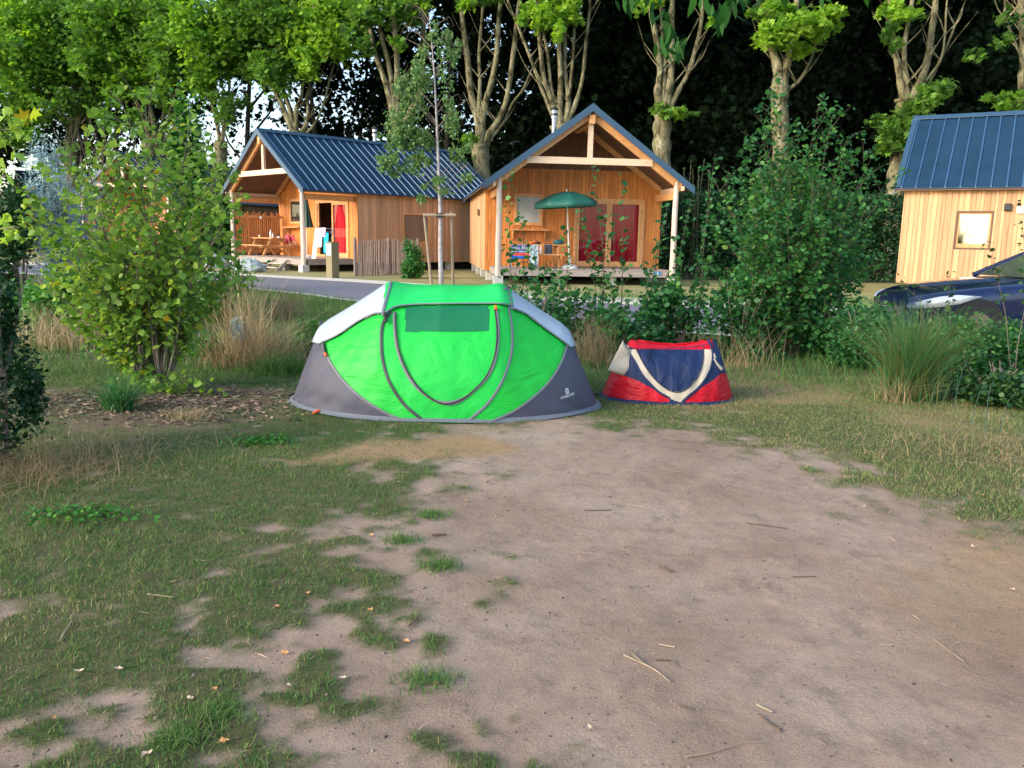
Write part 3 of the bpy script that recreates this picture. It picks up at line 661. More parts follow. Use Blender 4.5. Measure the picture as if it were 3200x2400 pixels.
    if flue:
        fu, fv, ft = flue; zt_ = rz_at(fu)
        q = MB(); q.lathe([(.085, zt_-.1), (.085, ft-.42), (.115, ft-.41), (.115, ft-.12)], (fu, fv, 0), 16); fl = q.build('flue', M['steel'], root, smooth=False)
        q = MB(); q.lathe([(.17, ft-.10), (.12, ft-.03), (.02, ft+.02)], (fu, fv, 0), 16); q.build('flue_cap', M['black'], fl)
        q = MB(); q.lathe([(.12, ft-.31), (.125, ft-.30), (.125, ft-.24), (.12, ft-.23)], (fu, fv, 0), 16); q.build('flue_band', M['black'], fl)
    return root
def glassmat():
    m = bpy.data.materials.new('door_glass'); m.use_nodes = True; t = m.node_tree; N = t.nodes; L = t.links
    g = N.new('ShaderNodeBsdfGlossy'); g.inputs['Roughness'].default_value = .02; tr = N.new('ShaderNodeBsdfTransparent'); tr.inputs[0].default_value = (.93, .93, .93, 1)
    f = N.new('ShaderNodeFresnel'); f.inputs[0].default_value = 1.6; x = N.new('ShaderNodeMixShader')
    L.new(f.outputs[0], x.inputs[0]); L.new(tr.outputs[0], x.inputs[1]); L.new(g.outputs[0], x.inputs[2]); L.new(x.outputs[0], N['Material Output'].inputs[0]); return m
M['pane'] = glassmat()
M['gable'] = mat('dark_brown_gable', (.17, .075, .035), .7, var=.25, noise=3, stretch=(6, 6, .6), island=.16)  # darker brown for the boards above the front wall
M['shutter'] = mat('sliding_shutter', (.20, .13, .09), .7, var=.2, noise=2, stretch=(6, 6, .5))
C1 = (-9.963, 33.69, .7831); C2 = (2.267, 26.29, -.1172); C4 = (-20.6, 44.6, .306)
def loc(C, u, v, z=0.0):
    x, y, a = C; return Vector((x+u*math.cos(a)+v*math.sin(a), y-u*math.sin(a)+v*math.cos(a), z))
cabin('orange larch cabin left of centre, its blue ribbed roof seen along the side', *C1, 10.1, (M['wood_in'], M['wood_out']), left_open=True, win='dark',
      side_wins=((1, 4.55, 5.95, 1.15, 2.35, 'shut'), (1, 9.25, 9.62, 1.1, 2.35, 'dark')), seed=3, flue=(-.35, 5.6, 6.15), screen=True)
cabin('larch cabin with gable porch facing the camera and two red curtains', *C2, 10.55, (M['wood_in'], M['wood_pale']), seed=5, flue=(-.30, 5.2, 6.15), win='blind')
# right cabin: long side to the camera
a3 = .5295; L3 = 10.3
ud = Vector((math.cos(a3), -math.sin(a3), 0)); A3 = math.atan2(-ud.x, -ud.y)
c3u = Vector((math.cos(A3), -math.sin(A3), 0)); c3v = Vector((math.sin(A3), math.cos(A3), 0))
org3 = Vector((10.97, 24.63, 0))+c3u*ce-c3v*L3
C3 = (org3.x, org3.y, A3)
def v_on_wall3(px, z=2.0):      # where the sight line px meets the near wall, as v
    best = min((abs(PX(loc(C3, -cw, v/200*L3, z))[0]-px), v/200*L3) for v in range(200)); return best[1]
w3 = sorted((v_on_wall3(2987), v_on_wall3(3100)))
cab3 = cabin('pale larch cabin at the right edge with a small window and blue roof', *C3, L3, (M['wood_in'], M['wood_pale']), side_wins=((-1, w3[0], w3[1], 1.35, 2.42, 'mirror'),), seed=8, win='dark')
q = MB(); v = v_on_wall3(3140); q.box(-cw-.10, -cw-.012, v-.09, v+.09, 2.42, 2.62); q.build('wall_lamp', M['black'], cab3, bevel=.02)
q = MB(); v = v_on_wall3(3183); q.box(-cw-.05, -cw-.012, v-.09, v+.09, 2.35, 2.54); q.build('vent_cover', M['white'], cab3, bevel=.01)
cabin('cabin mostly hidden behind the left shrub, blue roof showing through the leaves', *C4, 12.5, (M['wood_in'], M['wood_out']), seed=12, win='dark', screen=True, side_wins=((1, 6.0, 7.2, 1.3, 2.3, 'shut'),))
C5 = (-35, 60.0, .9)
cabin('farthest cabin at the left edge of the view, orange wall glimpsed between leaves', *C5, 9.5, (M['wood_in'], M['wood_out']), seed=14, win='dark')
# steps to the left cabin's deck
def local_thing(name, label, cat, C, u, v, z=0.0, rot=0.0, group=None):
    return thing(name, label, cat, loc(C, u, v, z), -C[2]+rot, group)
def find_u(C, px, v, z):
    return min((abs(PX(loc(C, -3.6+k*.02, v, z))[0]-px), -3.6+k*.02) for k in range(360))[1]
us = find_u(C1, 862, -.3, .2)
t = local_thing('deck_steps', 'grey timber steps leading up to the left cabin deck', 'steps', C1, us, -.035)
for k in (-.52, .52):
    q = MB(); q.hexa([(k-.03, -.62, 0), (k+.03, -.62, 0), (k+.03, -.36, 0), (k-.03, -.36, 0), (k-.03, -.10, .44), (k+.03, -.10, .44), (k+.03, 0, .44), (k-.03, 0, .44)]); q.build('stringer', M['deck'], t)
for z_, y_ in ((.15, -.52), (.31, -.30)):
    q = MB(); q.box(-.49, .49, y_-.02, y_+.24, z_-.03, z_); q.build('tread', M['post'], t)
# picnic tables
def picnic(name, label, C, u, v, rot=0.0):
    t = local_thing(name, label, 'table', C, u, v, zd, rot, 'picnic tables on the cabin decks')
    for k in range(5): pass
    q = MB()
    for k in range(5): q.box(-.9, .9, -.37+k*.15, -.37+k*.15+.14, .72, .755)
    q.build('table_top', M['timber'], t)
    for s in (-1, 1):
        q = MB()
        for k in range(2): q.box(-.9, .9, s*.66-.14+k*.145, s*.66-.005+k*.145, .42, .455)
        q.build('bench', M['timber'], t)
    for x_ in (-.62, .62):
        for s in (-1, 1):
            q = MB(); q.bar((x_, s*.62, 0), (x_, s*.22, .72), .045, .10, (0, s, 0)); q.build('leg', M['timber'], t)
        q = MB(); q.box(x_+.024, x_+.06, -.78, .78, .33, .42); q.box(x_+.024, x_+.06, -.36, .36, .63, .72); q.build('cross_beam', M['timber'], t)
    return t
ut = .5*(find_u(C1, 780, .65, 1.25)+find_u(C1, 848, .65, 1.25))
picnic('picnic_table', 'wooden picnic table on the left cabin deck with a bottle on top', C1, ut, 1.05)
uq = .5*(find_u(C2, 1592, 1.2, 1.25)+find_u(C2, 1765, 1.2, 1.25))
picnic('picnic_table', 'wooden picnic table on the gable cabin deck behind the towel rack', C2, uq, 1.15)
def bottle(label, C, u, v, z, r, h, m_, cap=M['white'], name='bottle', cat='bottle'):
    o = MB().lathe([(r*.9, 0), (r, .01), (r, h*.62), (r*.4, h*.8), (r*.4, h)], (0, 0, 0), 12).build(name, m_, None, smooth=True)
    o.location = loc(C, u, v, z); tag(o, label, cat); return o
zt_ = zd+.757
bottle('tall white bottle standing on the left cabin picnic table', C1, find_u(C1, 846, 1.0, 1.3), 1.0, zt_, .05, .34, M['white'])
bottle('smaller pale bottle right beside the tall white one', C1, find_u(C1, 853, 1.15, 1.3), 1.15, zt_, .04, .2, M['white'])
def cup(label, C, u, v, z, r, h, m_, name='cup', cat='cup'):
    o = MB().lathe([(r*.8, 0), (r, h), (r*.9, h), (r*.7, .01)], (0, 0, 0), 12).build(name, m_, None, smooth=False); o.location = loc(C, u, v, z); return tag(o, label, cat)
cup('small white cup near the left end of the picnic table', C1, find_u(C1, 811, .95, 1.3), .95, zt_, .04, .11, M['white'])
cup('grey bowl at the right end of the picnic table', C1, find_u(C1, 874, 1.2, 1.3), 1.2, zt_, .07, .06, mat('grey_bowl', (.5, .5, .6), .4), 'bowl', 'bowl')
bottle('clear bottle standing on the bench of the gable cabin table', C2, find_u(C2, 1690, .5, 1.0), .5, zd+.457, .035, .26, M['white'])
# things on the second table
def blob(name, label, cat, P, r, sq, m_, seed=1, jit=.18):
    o = sphere_mb((0, 0, 0), r, 12, 8, sq, jit, seed).build(name, m_, None, smooth=True); o.location = P; return tag(o, label, cat)
blob('folded_cloth', 'crumpled orange cloth on the gable cabin table', 'cloth', loc(C2, find_u(C2, 1668, 1.1, 1.35), 1.1, zt_+.07), .13, (1.1, .8, .55), mat('orange_cloth', (.7, .18, .05), .7), 3)
blob('hat', 'dark hat lying on the gable cabin table', 'hat', loc(C2, find_u(C2, 1680, 1.0, 1.35), 1.0, zt_+.03), .1, (1.2, 1, .4), M['black'], 4, .05)
blob('bag', 'teal bag at the right end of the gable cabin table', 'bag', loc(C2, find_u(C2, 1746, 1.1, 1.35), 1.1, zt_+.07), .14, (1.3, .8, .6), mat('teal_cloth', (.02, .12, .16), .7), 5)
q = MB(); n = 8; vs = []
for i in range(n+1):
    for k in range(7): t_ = k/6; vs.append((-.13+.26*i/n, -.02-.02*math.sin(i*1.3)*t_-(.03 if k else -.12), .02-(t_*.36 if k else -.002)))
q.add(vs, [(i*7+k, i*7+k+1, (i+1)*7+k+1, (i+1)*7+k) for i in range(n) for k in range(6)])
o = q.build('hanging_cloth', mat('grey_cloth', (.06, .06, .075), .8), None, smooth=True); o.location = loc(C2, find_u(C2, 1713, .75, 1.2), .77, zt_-.0); o.rotation_euler = (0, 0, -C2[2]); tag(o, 'dark grey cloth hanging over the edge of the gable cabin table', 'cloth')
# towel racks
def towel(q, u0, u1, z0, z1, y_, wave=.02, slope=.0, rows=8, colsn=12, shear=0.0):
    vs = []
    for r in range(rows+1):
        f = r/rows
        for c in range(colsn+1):
            g_ = c/colsn; vs.append((u0+(u1-u0)*g_+shear*(1-f), y_+wave*math.sin(g_*9+f*2)*(1-f)-slope*(1-f), z0+(z1-z0)*f))
    W_ = colsn+1; q.add(vs, [(r*W_+c, r*W_+c+1, (r+1)*W_+c+1, (r+1)*W_+c) for r in range(rows) for c in range(colsn)]); return q
def rack(label, C, u, v, wid, h, rot=0.0):
    t = local_thing('drying_rack', label, 'rack', C, u, v, zd, rot)
    q = MB()
    for s in (-1, 1):
        q.tube([(s*wid/2, -.28, 0), (s*wid/2, .0, h)], .011, 6); q.tube([(s*wid/2, .28, 0), (s*wid/2, 0, h)], .011, 6)
    q.build('rack_frame', M['steel'], t)
    q = MB()
    for k in range(5): q.tube([(-wid/2, -.24+k*.05, h-.1-abs(k-2)*.0), (wid/2, -.24+k*.05, h-.1)], .005, 5)
    q.tube([(-wid/2, 0, h), (wid/2, 0, h)], .011, 6); q.build('rack_rails', M['steel'], t)
    return t
ur = .5*(find_u(C1, 1013, -.12+.6, .9)+find_u(C1, 1075, .48, .9))
tr_ = rack('folding drying rack hung with towels behind the olive post', C1, ur, .55, .95, 1.15)
def patt(name, base, c2, scale):
    return mat(name, base, .8, noise=scale, col2=c2, detail=1.5)
def towel_thing(label, root, m_, *a, **k):
    q = MB(); towel(q, *a, **k); o = q.build('towel', m_, None, smooth=True); o.location = root.location; o.rotation_euler = root.rotation_euler
    s = o.modifiers.new('thick', 'SOLIDIFY'); s.thickness = .008
    return tag(o, label, 'towel')
towel_thing('white towel with purple print draped on the left cabin drying rack', tr_, patt('white_print_towel', (.78, .76, .8), (.5, .4, .55), 5), -.45, .12, .45, 1.17, -.20, slope=.06, shear=-.08)
towel_thing('pink and white patterned cloth on top of the drying rack', tr_, patt('pink_print_cloth', (.8, .75, .8), (.5, .08, .25), 9), .0, .32, .85, 1.185, -.225, slope=.02)
towel_thing('bright turquoise towel hanging at the right of the drying rack', tr_, mat('turquoise_towel', (.0, .45, .62), .8, var=.15, noise=6), .14, .48, .25, 1.0, -.21, slope=.1, wave=.04, shear=.12)
towel_thing('plain white sheet hanging low at the left of the drying rack', tr_, mat('white_sheet', (.75, .74, .74), .8), -.5, -.2, .02, .55, -.27, slope=.04, shear=-.08)
u1_ = .5*(find_u(C2, 1597, .3, 1.0)+find_u(C2, 1680, .3, 1.0))
tr2 = rack('low drying rack with colourful towels on the gable cabin deck', C2, u1_, .35, .85, .72)
def striped():
    m = bpy.data.materials.new('striped_towel'); m.use_nodes = True; t = m.node_tree; N = t.nodes; L = t.links; b = N['Principled BSDF']; b.inputs['Roughness'].default_value = .85
    tc = N.new('ShaderNodeTexCoord'); sp = N.new('ShaderNodeSeparateXYZ'); r = N.new('ShaderNodeValToRGB'); r.color_ramp.interpolation = 'CONSTANT'
    mr = N.new('ShaderNodeMapRange'); mr.inputs[1].default_value = .30; mr.inputs[2].default_value = .74
    L.new(tc.outputs['Object'], sp.inputs[0]); L.new(sp.outputs[2], mr.inputs[0]); L.new(mr.outputs[0], r.inputs[0])
    st = [(0, (.0, .14, .65)), (.2, (.7, .08, .05)), (.42, (.05, .1, .5)), (.48, (.7, .7, .8)), (.54, (.03, .07, .28)), (.93, (.5, .2, .4))]
    e = r.color_ramp.elements
    while len(e) < len(st): e.new(.5)
    for i, (p, c) in enumerate(st): e[i].position = p; e[i].color = (*c, 1)
    L.new(r.outputs[0], b.inputs['Base Color']); return m
tw = towel_thing('navy, red and blue striped towel with white script on the low rack', tr2, striped(), -.42, .16, .30, .735, -.25, slope=.03, wave=.01)
q = MB(); rq = random.Random(4); x_ = -.40
while x_ < .12:        # looping white script on the towel
    h_ = rq.choice([.05, .05, .09, .12]); q.tube([(x_, -.262, .60), (x_+.015, -.262, .60+h_), (x_+.035, -.262, .60+h_*.8), (x_+.03, -.262, .57-rq.choice([0, .0, .12])), (x_+.055, -.262, .60)], .006, 4); x_ += .062
q.tube([(-.38, -.266, .63), (-.1, -.266, .645), (.14, -.266, .635)], .005, 4)
q.build('towel_script', M['white'], tw)
towel_thing('grey green patterned towel at the right end of the low rack', tr2, patt('grey_print_towel', (.55, .65, .7), (.05, .12, .14), 14), .14, .42, .08, .73, -.27, slope=.05, wave=.03)
# parasols
def parasol_open(label, P, pole, R, drop, tiltx):
    t = thing('parasol', label, 'parasol', P, -C2[2])
    MB().tube([(0, 0, .05), (tiltx*.5, 0, pole*.5), (tiltx, 0, pole)], .022, 8).build('pole', M['white'], t)
    MB().lathe([(.27, 0), (.27, .05), (.2, .10), (.05, .14), (.05, .34), (.03, .35)], (0, 0, 0), 20).build('base', M['white'], t)
    q = MB(); n = 8; rings = [(0, .0), (.3, -.04), (.6, -.14), (.85, -.26), (1, -.36), (1.0, -.50)]; seg = 48; vs = []
    for f, z_ in rings:
        for k in range(seg):
            a = 2*PI*k/seg; sc_ = 1-.05*abs(math.sin(a*n/2)) if f < 1 else 1-.07*abs(math.sin(a*n/2)); zz = z_+.05*abs(math.sin(a*n/2))*f*(-1 if f < 1 else -.2)
            vs.append((tiltx+R*f*sc_*math.cos(a), R*f*sc_*math.sin(a), pole+zz*drop/.5+.06*f*math.cos(a)))
    q.add(vs, [(r*seg+k, r*seg+(k+1) % seg, (r+1)*seg+(k+1) % seg, (r+1)*seg+k) for r in range(len(rings)-1) for k in range(seg)])
    o = q.build('canopy', mat('green_canopy', (.015, .13, .10), .6, var=.15, noise=3), t, smooth=True); s = o.modifiers.new('t', 'SOLIDIFY'); s.thickness = .006
    q = MB()
    for k in range(8): a = 2*PI*k/8; q.tube([(tiltx, 0, pole-.03), (tiltx+R*.98*math.cos(a), R*.98*math.sin(a), pole-drop*.76+.06*math.cos(a))], .006, 4)
    q.build('ribs', M['steel'], t); MB().lathe([(.02, 0), (.012, .08)], (tiltx, 0, pole), 8).build('finial', M['white'], t)
up = find_u(C2, 1780, .75, .5)
parasol_open('open dark green parasol with white base on the gable cabin deck', loc(C2, up, .75, zd), 2.42, 1.02, .5, -.16)
uf = find_u(C1, 958, 1.5, 1.9)
t = local_thing('closed_parasol', 'folded dark green parasol hanging behind the left cabin post', 'parasol', C1, uf, 1.5, zd)
MB().tube([(0, 0, .05), (0, 0, 2.5)], .02, 8).build('pole', M['steel'], t)
q = MB(); vs = []; seg = 32
for z_, r in ((2.5, .03), (2.2, .09), (1.7, .17), (1.25, .26), (1.2, .27)):
    for k in range(seg): a = 2*PI*k/seg; rr_ = r*(1+.22*math.sin(a*8)); vs.append((rr_*math.cos(a), rr_*math.sin(a)*.8, z_))
q.add(vs, [(r*seg+k, r*seg+(k+1) % seg, (r+1)*seg+(k+1) % seg, (r+1)*seg+k) for r in range(4) for k in range(seg)]); q.build('folded_canopy', mat('green_folded', (.008, .06, .05), .6), t, smooth=True)
MB().lathe([(.25, 0), (.25, .05), (.05, .09)], (0, 0, 0), 20).build('base', M['white'], t)
o = sphere_mb((0, 0, 0), .07, 10, 8).build('lamp_globe', M['white'], None, smooth=True); o.location = loc(C1, -cp_+.12, find_u(C1, 850, 0, 0)*0+1.25, 2.1); tag(o, 'small white globe lamp on the slatted screen of the left cabin', 'lamp')
# number tag
q = MB(); q.box(-.11, .11, -.012, 0, -.06, .06); o = q.build('number_plate', mat('blue_plate', (.05, .22, .38), .5), None); un = find_u(C2, 2054, -.03, .38); o.location = loc(C2, un, -.034, .40); o.rotation_euler = (0, 0, -C2[2]); tag(o, 'small blue plate with a white 1 on the gable cabin deck edge', 'sign')
q = MB(); q.box(-.012, .012, -.016, -.0125, -.045, .045); q.box(-.03, -.012, -.016, -.0125, .02, .035); q.build('number', M['white'], o)
# ------------------------------------------------------------------ person lying on the far bench with knees up
def skin_body(name, verts, edges, m_, parent=None, root=0, sub=2):
    me_ = bpy.data.meshes.new(name); me_.from_pydata([v[:3] for v in verts], edges, []); me_.update()
    o = bpy.data.objects.new(name, me_); col.objects.link(o); me_.materials.append(m_)
    if parent: o.parent = parent
    s = o.modifiers.new('skin', 'SKIN')
    for i, v in enumerate(verts):
        r = v[3] if len(v) > 3 else .05; me_.skin_vertices[0].data[i].radius = (r, r); me_.skin_vertices[0].data[i].use_root = (i == root)
    b = o.modifiers.new('sub', 'SUBSURF'); b.levels = sub; b.render_levels = sub; me_.polygons.foreach_set('use_smooth', [True]*len(me_.polygons)); s.use_smooth_shade = True
    return o
M['skin'] = mat('skin', (.62, .36, .26), .5); M['hair'] = mat('brown_hair', (.08, .045, .025), .7)
M['pink'] = mat('pink_print_fabric', (.62, .02, .09), .8, noise=22, col2=(.75, .18, .25), detail=2)
ub = find_u(C1, 908, 1.71, 1.1)
pt = local_thing('person', 'person in pink printed clothes lying on the bench with knees up and bare feet', 'person', C1, ub, 1.71, zd+.46)
V_ = [(-.30, 0, .12, .115), (-.52, 0, .16, .115), (-.76, 0, .22, .12), (-.90, 0, .27, .05), (-1.02, 0, .32, .085), (-1.10, 0, .35, .075),
      (-.24, .07, .13, .085), (.02, .09, .40, .06), (.16, .09, .07, .04), (.26, .09, .035, .028), (.35, .09, .03, .018),
      (-.24, -.07, .13, .085), (-.06, -.10, .42, .06), (.10, -.11, .07, .04), (.20, -.11, .035, .028), (.29, -.11, .03, .018),
      (-.80, .15, .21, .05), (-.60, .22, .10, .036), (-.40, .16, .16, .026), (-.33, .14, .17, .02),
      (-.80, -.15, .21, .05), (-.62, -.23, .10, .036), (-.42, -.16, .18, .026), (-.35, -.14, .2, .02)]
E_ = [(0, 1), (1, 2), (2, 3), (3, 4), (4, 5), (0, 6), (6, 7), (7, 8), (8, 9), (9, 10), (0, 11), (11, 12), (12, 13), (13, 14), (14, 15), (2, 16), (16, 17), (17, 18), (18, 19), (2, 20), (20, 21), (21, 22), (22, 23)]
body = skin_body('body', V_, E_, M['skin'], pt)
cl = [(v[0], v[1], v[2], v[3]*1.16) for v in V_[:3]]+[(v[0], v[1], v[2], v[3]*1.2) for v in V_[6:9]]+[(v[0], v[1], v[2], v[3]*1.2) for v in V_[11:14]]
cl[5] = (.12, .09, .15, .055); cl[8] = (.065, -.11, .15, .055)
skin_body('pyjamas', cl, [(0, 1), (1, 2), (0, 3), (3, 4), (4, 5), (0, 6), (6, 7), (7, 8)], M['pink'], pt)
sphere_mb((-1.09, 0, .37), .10, 12, 8, (1.1, 1, .9), .05, 3).build('hair', M['hair'], pt, smooth=True)
# ------------------------------------------------------------------ olive service post, boulders, fence, birch stakes
def corner_thing(name, label, cat, px, py, rz): p = G(px, py); return thing(name, label, cat, p, rz)
M['olive'] = mat('olive_metal', (.20, .17, .09), .6, var=.08, noise=3)
t = corner_thing('service_post', 'olive square service post with a pale panel beside the path', 'post', 1040, 870, -C1[2]+.12)
MB().box(-.15, .15, -.15, .15, 0, 1.18).build('post_body', M['olive'], t, bevel=.008)
MB().box(-.125, .125, -.156, -.1505, .76, 1.14).build('panel', mat('pale_panel', (.45, .6, .68), .3), t)
MB().box(-.16, .16, -.16, .16, 1.181, 1.2).build('cap', M['olive'], t)
M['rock'] = mat('grey_boulder', (.20, .27, .29), .9, noise=3, col2=(.36, .42, .42), bump=.03)
for i, (px, py, r, sq, lb) in enumerate(((775, 852, .52, (1.15, .8, .62), 'large blue grey boulder beside the deck steps'), (668, 838, .55, (1, .8, .7), 'grey boulder half hidden by leaves at the left cabin corner'), (705, 815, .45, (1, .8, .7), 'smaller grey boulder behind the first left one'))):
    p = G(px, py); o = sphere_mb((0, 0, 0), r, 14, 10, sq, .17, 20+i).build('boulder', M['rock'], None, smooth=False, sub=0); o.location = (p.x, p.y+.3, r*sq[2]*.55); tag(o, lb, 'boulder')
fa, fb = G(1113, 864), G(1345, 850)
fb = fa+(fb-fa).normalized()*min(4.4, (fb-fa).length)
t = thing('paling_fence', 'weathered chestnut paling fence in front of the left cabin wall', 'fence', fa, math.atan2(fb.y-fa.y, fb.x-fa.x)); Lf = (fb-fa).length
q = MB(); x_ = .02; rf = random.Random(5)
while x_ < Lf:
    l = rf.uniform(-.05, .05); h_ = rf.uniform(1.2, 1.34); wd = rf.uniform(.016, .026); q.tube([(x_, rf.uniform(-.01, .01), -.02), (x_+l*.6, 0, h_*.6), (x_+l, 0, h_-.06), (x_+l, 0, h_)], [wd, wd*.9, wd*.8, .006], 5); x_ += rf.uniform(.05, .09)
q.build('palings', M['paling'], t)
for k in (.0, 2.2, 4.3):
    q = MB(); q.tube([(k, .05, -.02), (k, .05, 1.36)], .045, 7); q.build('post', M['paling'], t)
q = MB()
for z_ in (.3, .85, 1.15): q.tube([(0, .025, z_), (Lf, .025, z_)], .006, 4)
q.build('wire', M['steel'], t)
b0 = G(1380, 892)
t = thing('tree_stakes', 'two wooden stakes with a crossbar holding the young birch', 'stakes', b0)
for px0, px1, pt_ in ((1348, 1325, 665), (1416, 1411, 662)):
    a, b = G(px0, 890)-b0, AT(px1, pt_, b0.y)-b0; q = MB(); q.tube([a, b], [.045, .036], 8); q.build('stake', M['stake'], t)
a, b = AT(1322, 672, b0.y-.12)-b0, AT(1424, 672, b0.y-.12)-b0; MB().tube([a, b], .045, 8).build('crossbar', M['stake'], t)
c = AT(1376, 672, b0.y-.04)-b0; MB().box(c.x-.14, c.x+.14, c.y-.12, c.y+.14, c.z-.06, c.z+.05).build('tie_strap', M['black'], t, bevel=.02)
# wall hooks on the gable cabin side
q = MB()
for v, z_ in ((5.2, 2.35), (4.6, 2.3)): q.box(-cw-.05, -cw-.015, v-.03, v+.03, z_-.12, z_+.12)
o = q.build('wall_hooks', M['black'], None); o.location = (C2[0], C2[1], 0); o.rotation_euler = (0, 0, -C2[2]); tag(o, 'small dark hooks on the left side wall of the gable cabin', 'hooks')
# ------------------------------------------------------------------ pop-up tents
def interp(x, tab):
    if x <= tab[0][0]: return tab[0][1]
    for (a, fa_), (b, fb_) in zip(tab, tab[1:]):
        if x <= b: return fa_+(fb_-fa_)*(x-a)/(b-a)
    return tab[-1][1]
def smooth_tab(tab, n=120, k=3):
    xs = np.linspace(tab[0][0], tab[-1][0], n); ys = np.array([interp(x, tab) for x in xs])
    for _ in range(k): ys[1:-1] = (ys[:-2]+2*ys[1:-1]+ys[2:])/4
    return list(zip(xs, ys))
class Shell:
    """arched shell over an oval base; xs along the length, q from front foot (-1) to back foot (+1)"""
    def __init__(s, origin, htab, ftab, btab, expo, sag, nx=150, nq=110, rot=0.0):
        s.o = Vector(origin); ht = smooth_tab(htab, 300, 2); x0, x1 = htab[0][0], htab[-1][0]; V = []; s.nq = nq; s.nx = nx
        for i in range(nx+1):
            t = i/nx; x = x0+(x1-x0)*(.5-.5*math.cos(PI*t)); h = max(.004, interp(x, ht)); f = interp(x, ftab); b = interp(x, btab)
            for j in range(nq+1):
                a = PI*j/nq; cy, sy = math.cos(a), math.sin(a)
                e = expo; c_ = abs(cy)**(2/e)*(1 if cy > 0 else -1); z_ = abs(sy)**(2/e)
                y = -f*c_ if cy > 0 else -b*c_
                y = -c_*f if cy > 0 else -c_*b
                X, Y, Z = x, y, h*z_
                dz = sag(x, c_, z_) if sag else 0
                V.append(Vector((X, Y+(dz if cy > 0 else -dz), Z-abs(dz)*.3)))
        s.V = V; s.F = [(i*(nq+1)+j, (i+1)*(nq+1)+j, (i+1)*(nq+1)+j+1, i*(nq+1)+j+1) for i in range(nx) for j in range(nq)]
        s.W = [v+s.o for v in V]; s.bvh = BVHTree.FromPolygons(s.W, s.F)
        s.N = [Vector((0, 0, 0)) for _ in V]
        for f in s.F:
            n = (V[f[2]]-V[f[0]]).cross(V[f[3]]-V[f[1]])
            for k in f: s.N[k] += n
        for n in s.N: n.normalize()
        # orient outward
        if s.N[(nx//2)*(nq+1)+nq//2].z < 0: s.N = [-n for n in s.N]; s.F = [f[::-1] for f in s.F]
    def hit(s, px, py):
        d = ray(px, py).normalized(); l, n, i, _ = s.bvh.ray_cast(Vector((0, 0, CAMH)), d)
        if l is None: l, n, i, _ = s.bvh.find_nearest(Vector((0, 0, CAMH))+d*((s.o.y-.2)/d.y))
        n = n if n.dot(d) < 0 else -n
        return l-s.o, n
    def split(s, classes, root, mats, names, off=None, keepback=None):
        """classes(px,py,back)->key ; one mesh per key"""
        groups = {}
        for f in s.F:
            c = sum((s.W[k] for k in f), Vector())/4; cl = c-s.o
            front = cl.y < .02; cc = c if front else Vector((c.x, 2*s.o.y-c.y, c.z))
            px, py = PX(cc); groups.setdefault(classes(px, py, not front, cl), []).append(f)
        for key, fs in groups.items():
            if key is None: continue
            idx = {}; vs = []; ff = []; o_ = (off or {}).get(key, 0)
            for f in fs:
                q = []
                for k in f:
                    if k not in idx: idx[k] = len(vs); vs.append(s.V[k]+s.N[k]*o_)
                    q.append(idx[k])
                ff.append(tuple(q))
            MB().add(vs, ff).build(names[key], mats[key], root, smooth=True)
    def ribbon(s, pts, wid, m_, root, name, lift=.008, closed=False, both=False, th=.006, taper=None, n=8):
        sp = spline([(a, b, 0) for a, b in pts], n); P = [s.hit(p.x, p.y) for p in sp]; q = MB(); vs = []
        for i, (p, nn) in enumerate(P):
            d = (P[min(i+1, len(P)-1)][0]-P[max(i-1, 0)][0]).normalized(); sd_ = d.cross(nn).normalized(); w_ = wid/2*(taper(i/(len(P)-1)) if taper else 1)
            # snap ribbon edges back to the shell
            row = []
            for k in (-1, 0, 1):
                e = p+sd_*w_*k; l, n2, _, _ = s.bvh.find_nearest(e+s.o)
                nn2 = n2 if n2.dot(nn) > 0 else -n2
                row.append(l-s.o+nn2*(lift+(th if k == 0 else 0)))
            vs += row
        q.add(vs, [f for i in range(len(P)-1) for f in ((i*3, i*3+1, i*3+4, i*3+3), (i*3+1, i*3+2, i*3+5, i*3+4))])
        return q.build(name, m_, root, smooth=True)
def cloth(name, base, rough=.5, wr=.006, sc_=3.0, spec=.4, trans=0.0, stretch=(1, 1, 1), var=.06):
    m = mat(name, base, rough, spec=spec, var=var, noise=4); t = m.node_tree; N = t.nodes; L = t.links; b = N['Principled BSDF']
    tc = N.new('ShaderNodeTexCoord'); mp = N.new('ShaderNodeMapping'); mp.inputs['Scale'].default_value = stretch; mp.inputs['Rotation'].default_value = (0, .5, 0)
    L.new(tc.outputs['Object'], mp.inputs[0])
    n1 = N.new('ShaderNodeTexNoise'); n1.inputs['Scale'].default_value = sc_; n1.inputs['Detail'].default_value = 3; n1.inputs['Distortion'].default_value = 1.2; L.new(mp.outputs[0], n1.inputs[0])
    bp = N.new('ShaderNodeBump'); bp.inputs['Distance'].default_value = wr; bp.inputs['Strength'].default_value = 1; L.new(n1.outputs[0], bp.inputs['Height'])
    n2 = N.new('ShaderNodeTexNoise'); n2.inputs['Scale'].default_value = 420; L.new(tc.outputs['Object'], n2.inputs[0])
    b2 = N.new('ShaderNodeBump'); b2.inputs['Distance'].default_value = .0006; b2.inputs['Strength'].default_value = .5; L.new(n2.outputs[0], b2.inputs['Height']); L.new(bp.outputs[0], b2.inputs['Normal'])
    L.new(b2.outputs[0], b.inputs['Normal'])
    if trans:
        tr = N.new('ShaderNodeBsdfTranslucent'); tr.inputs[0].default_value = (*base, 1); x = N.new('ShaderNodeMixShader'); x.inputs[0].default_value = trans
        L.new(b.outputs[0], x.inputs[1]); L.new(tr.outputs[0], x.inputs[2]); L.new(x.outputs[0], N['Material Output'].inputs[0])
    return m
ORG = (-.59, 7.2, .0)
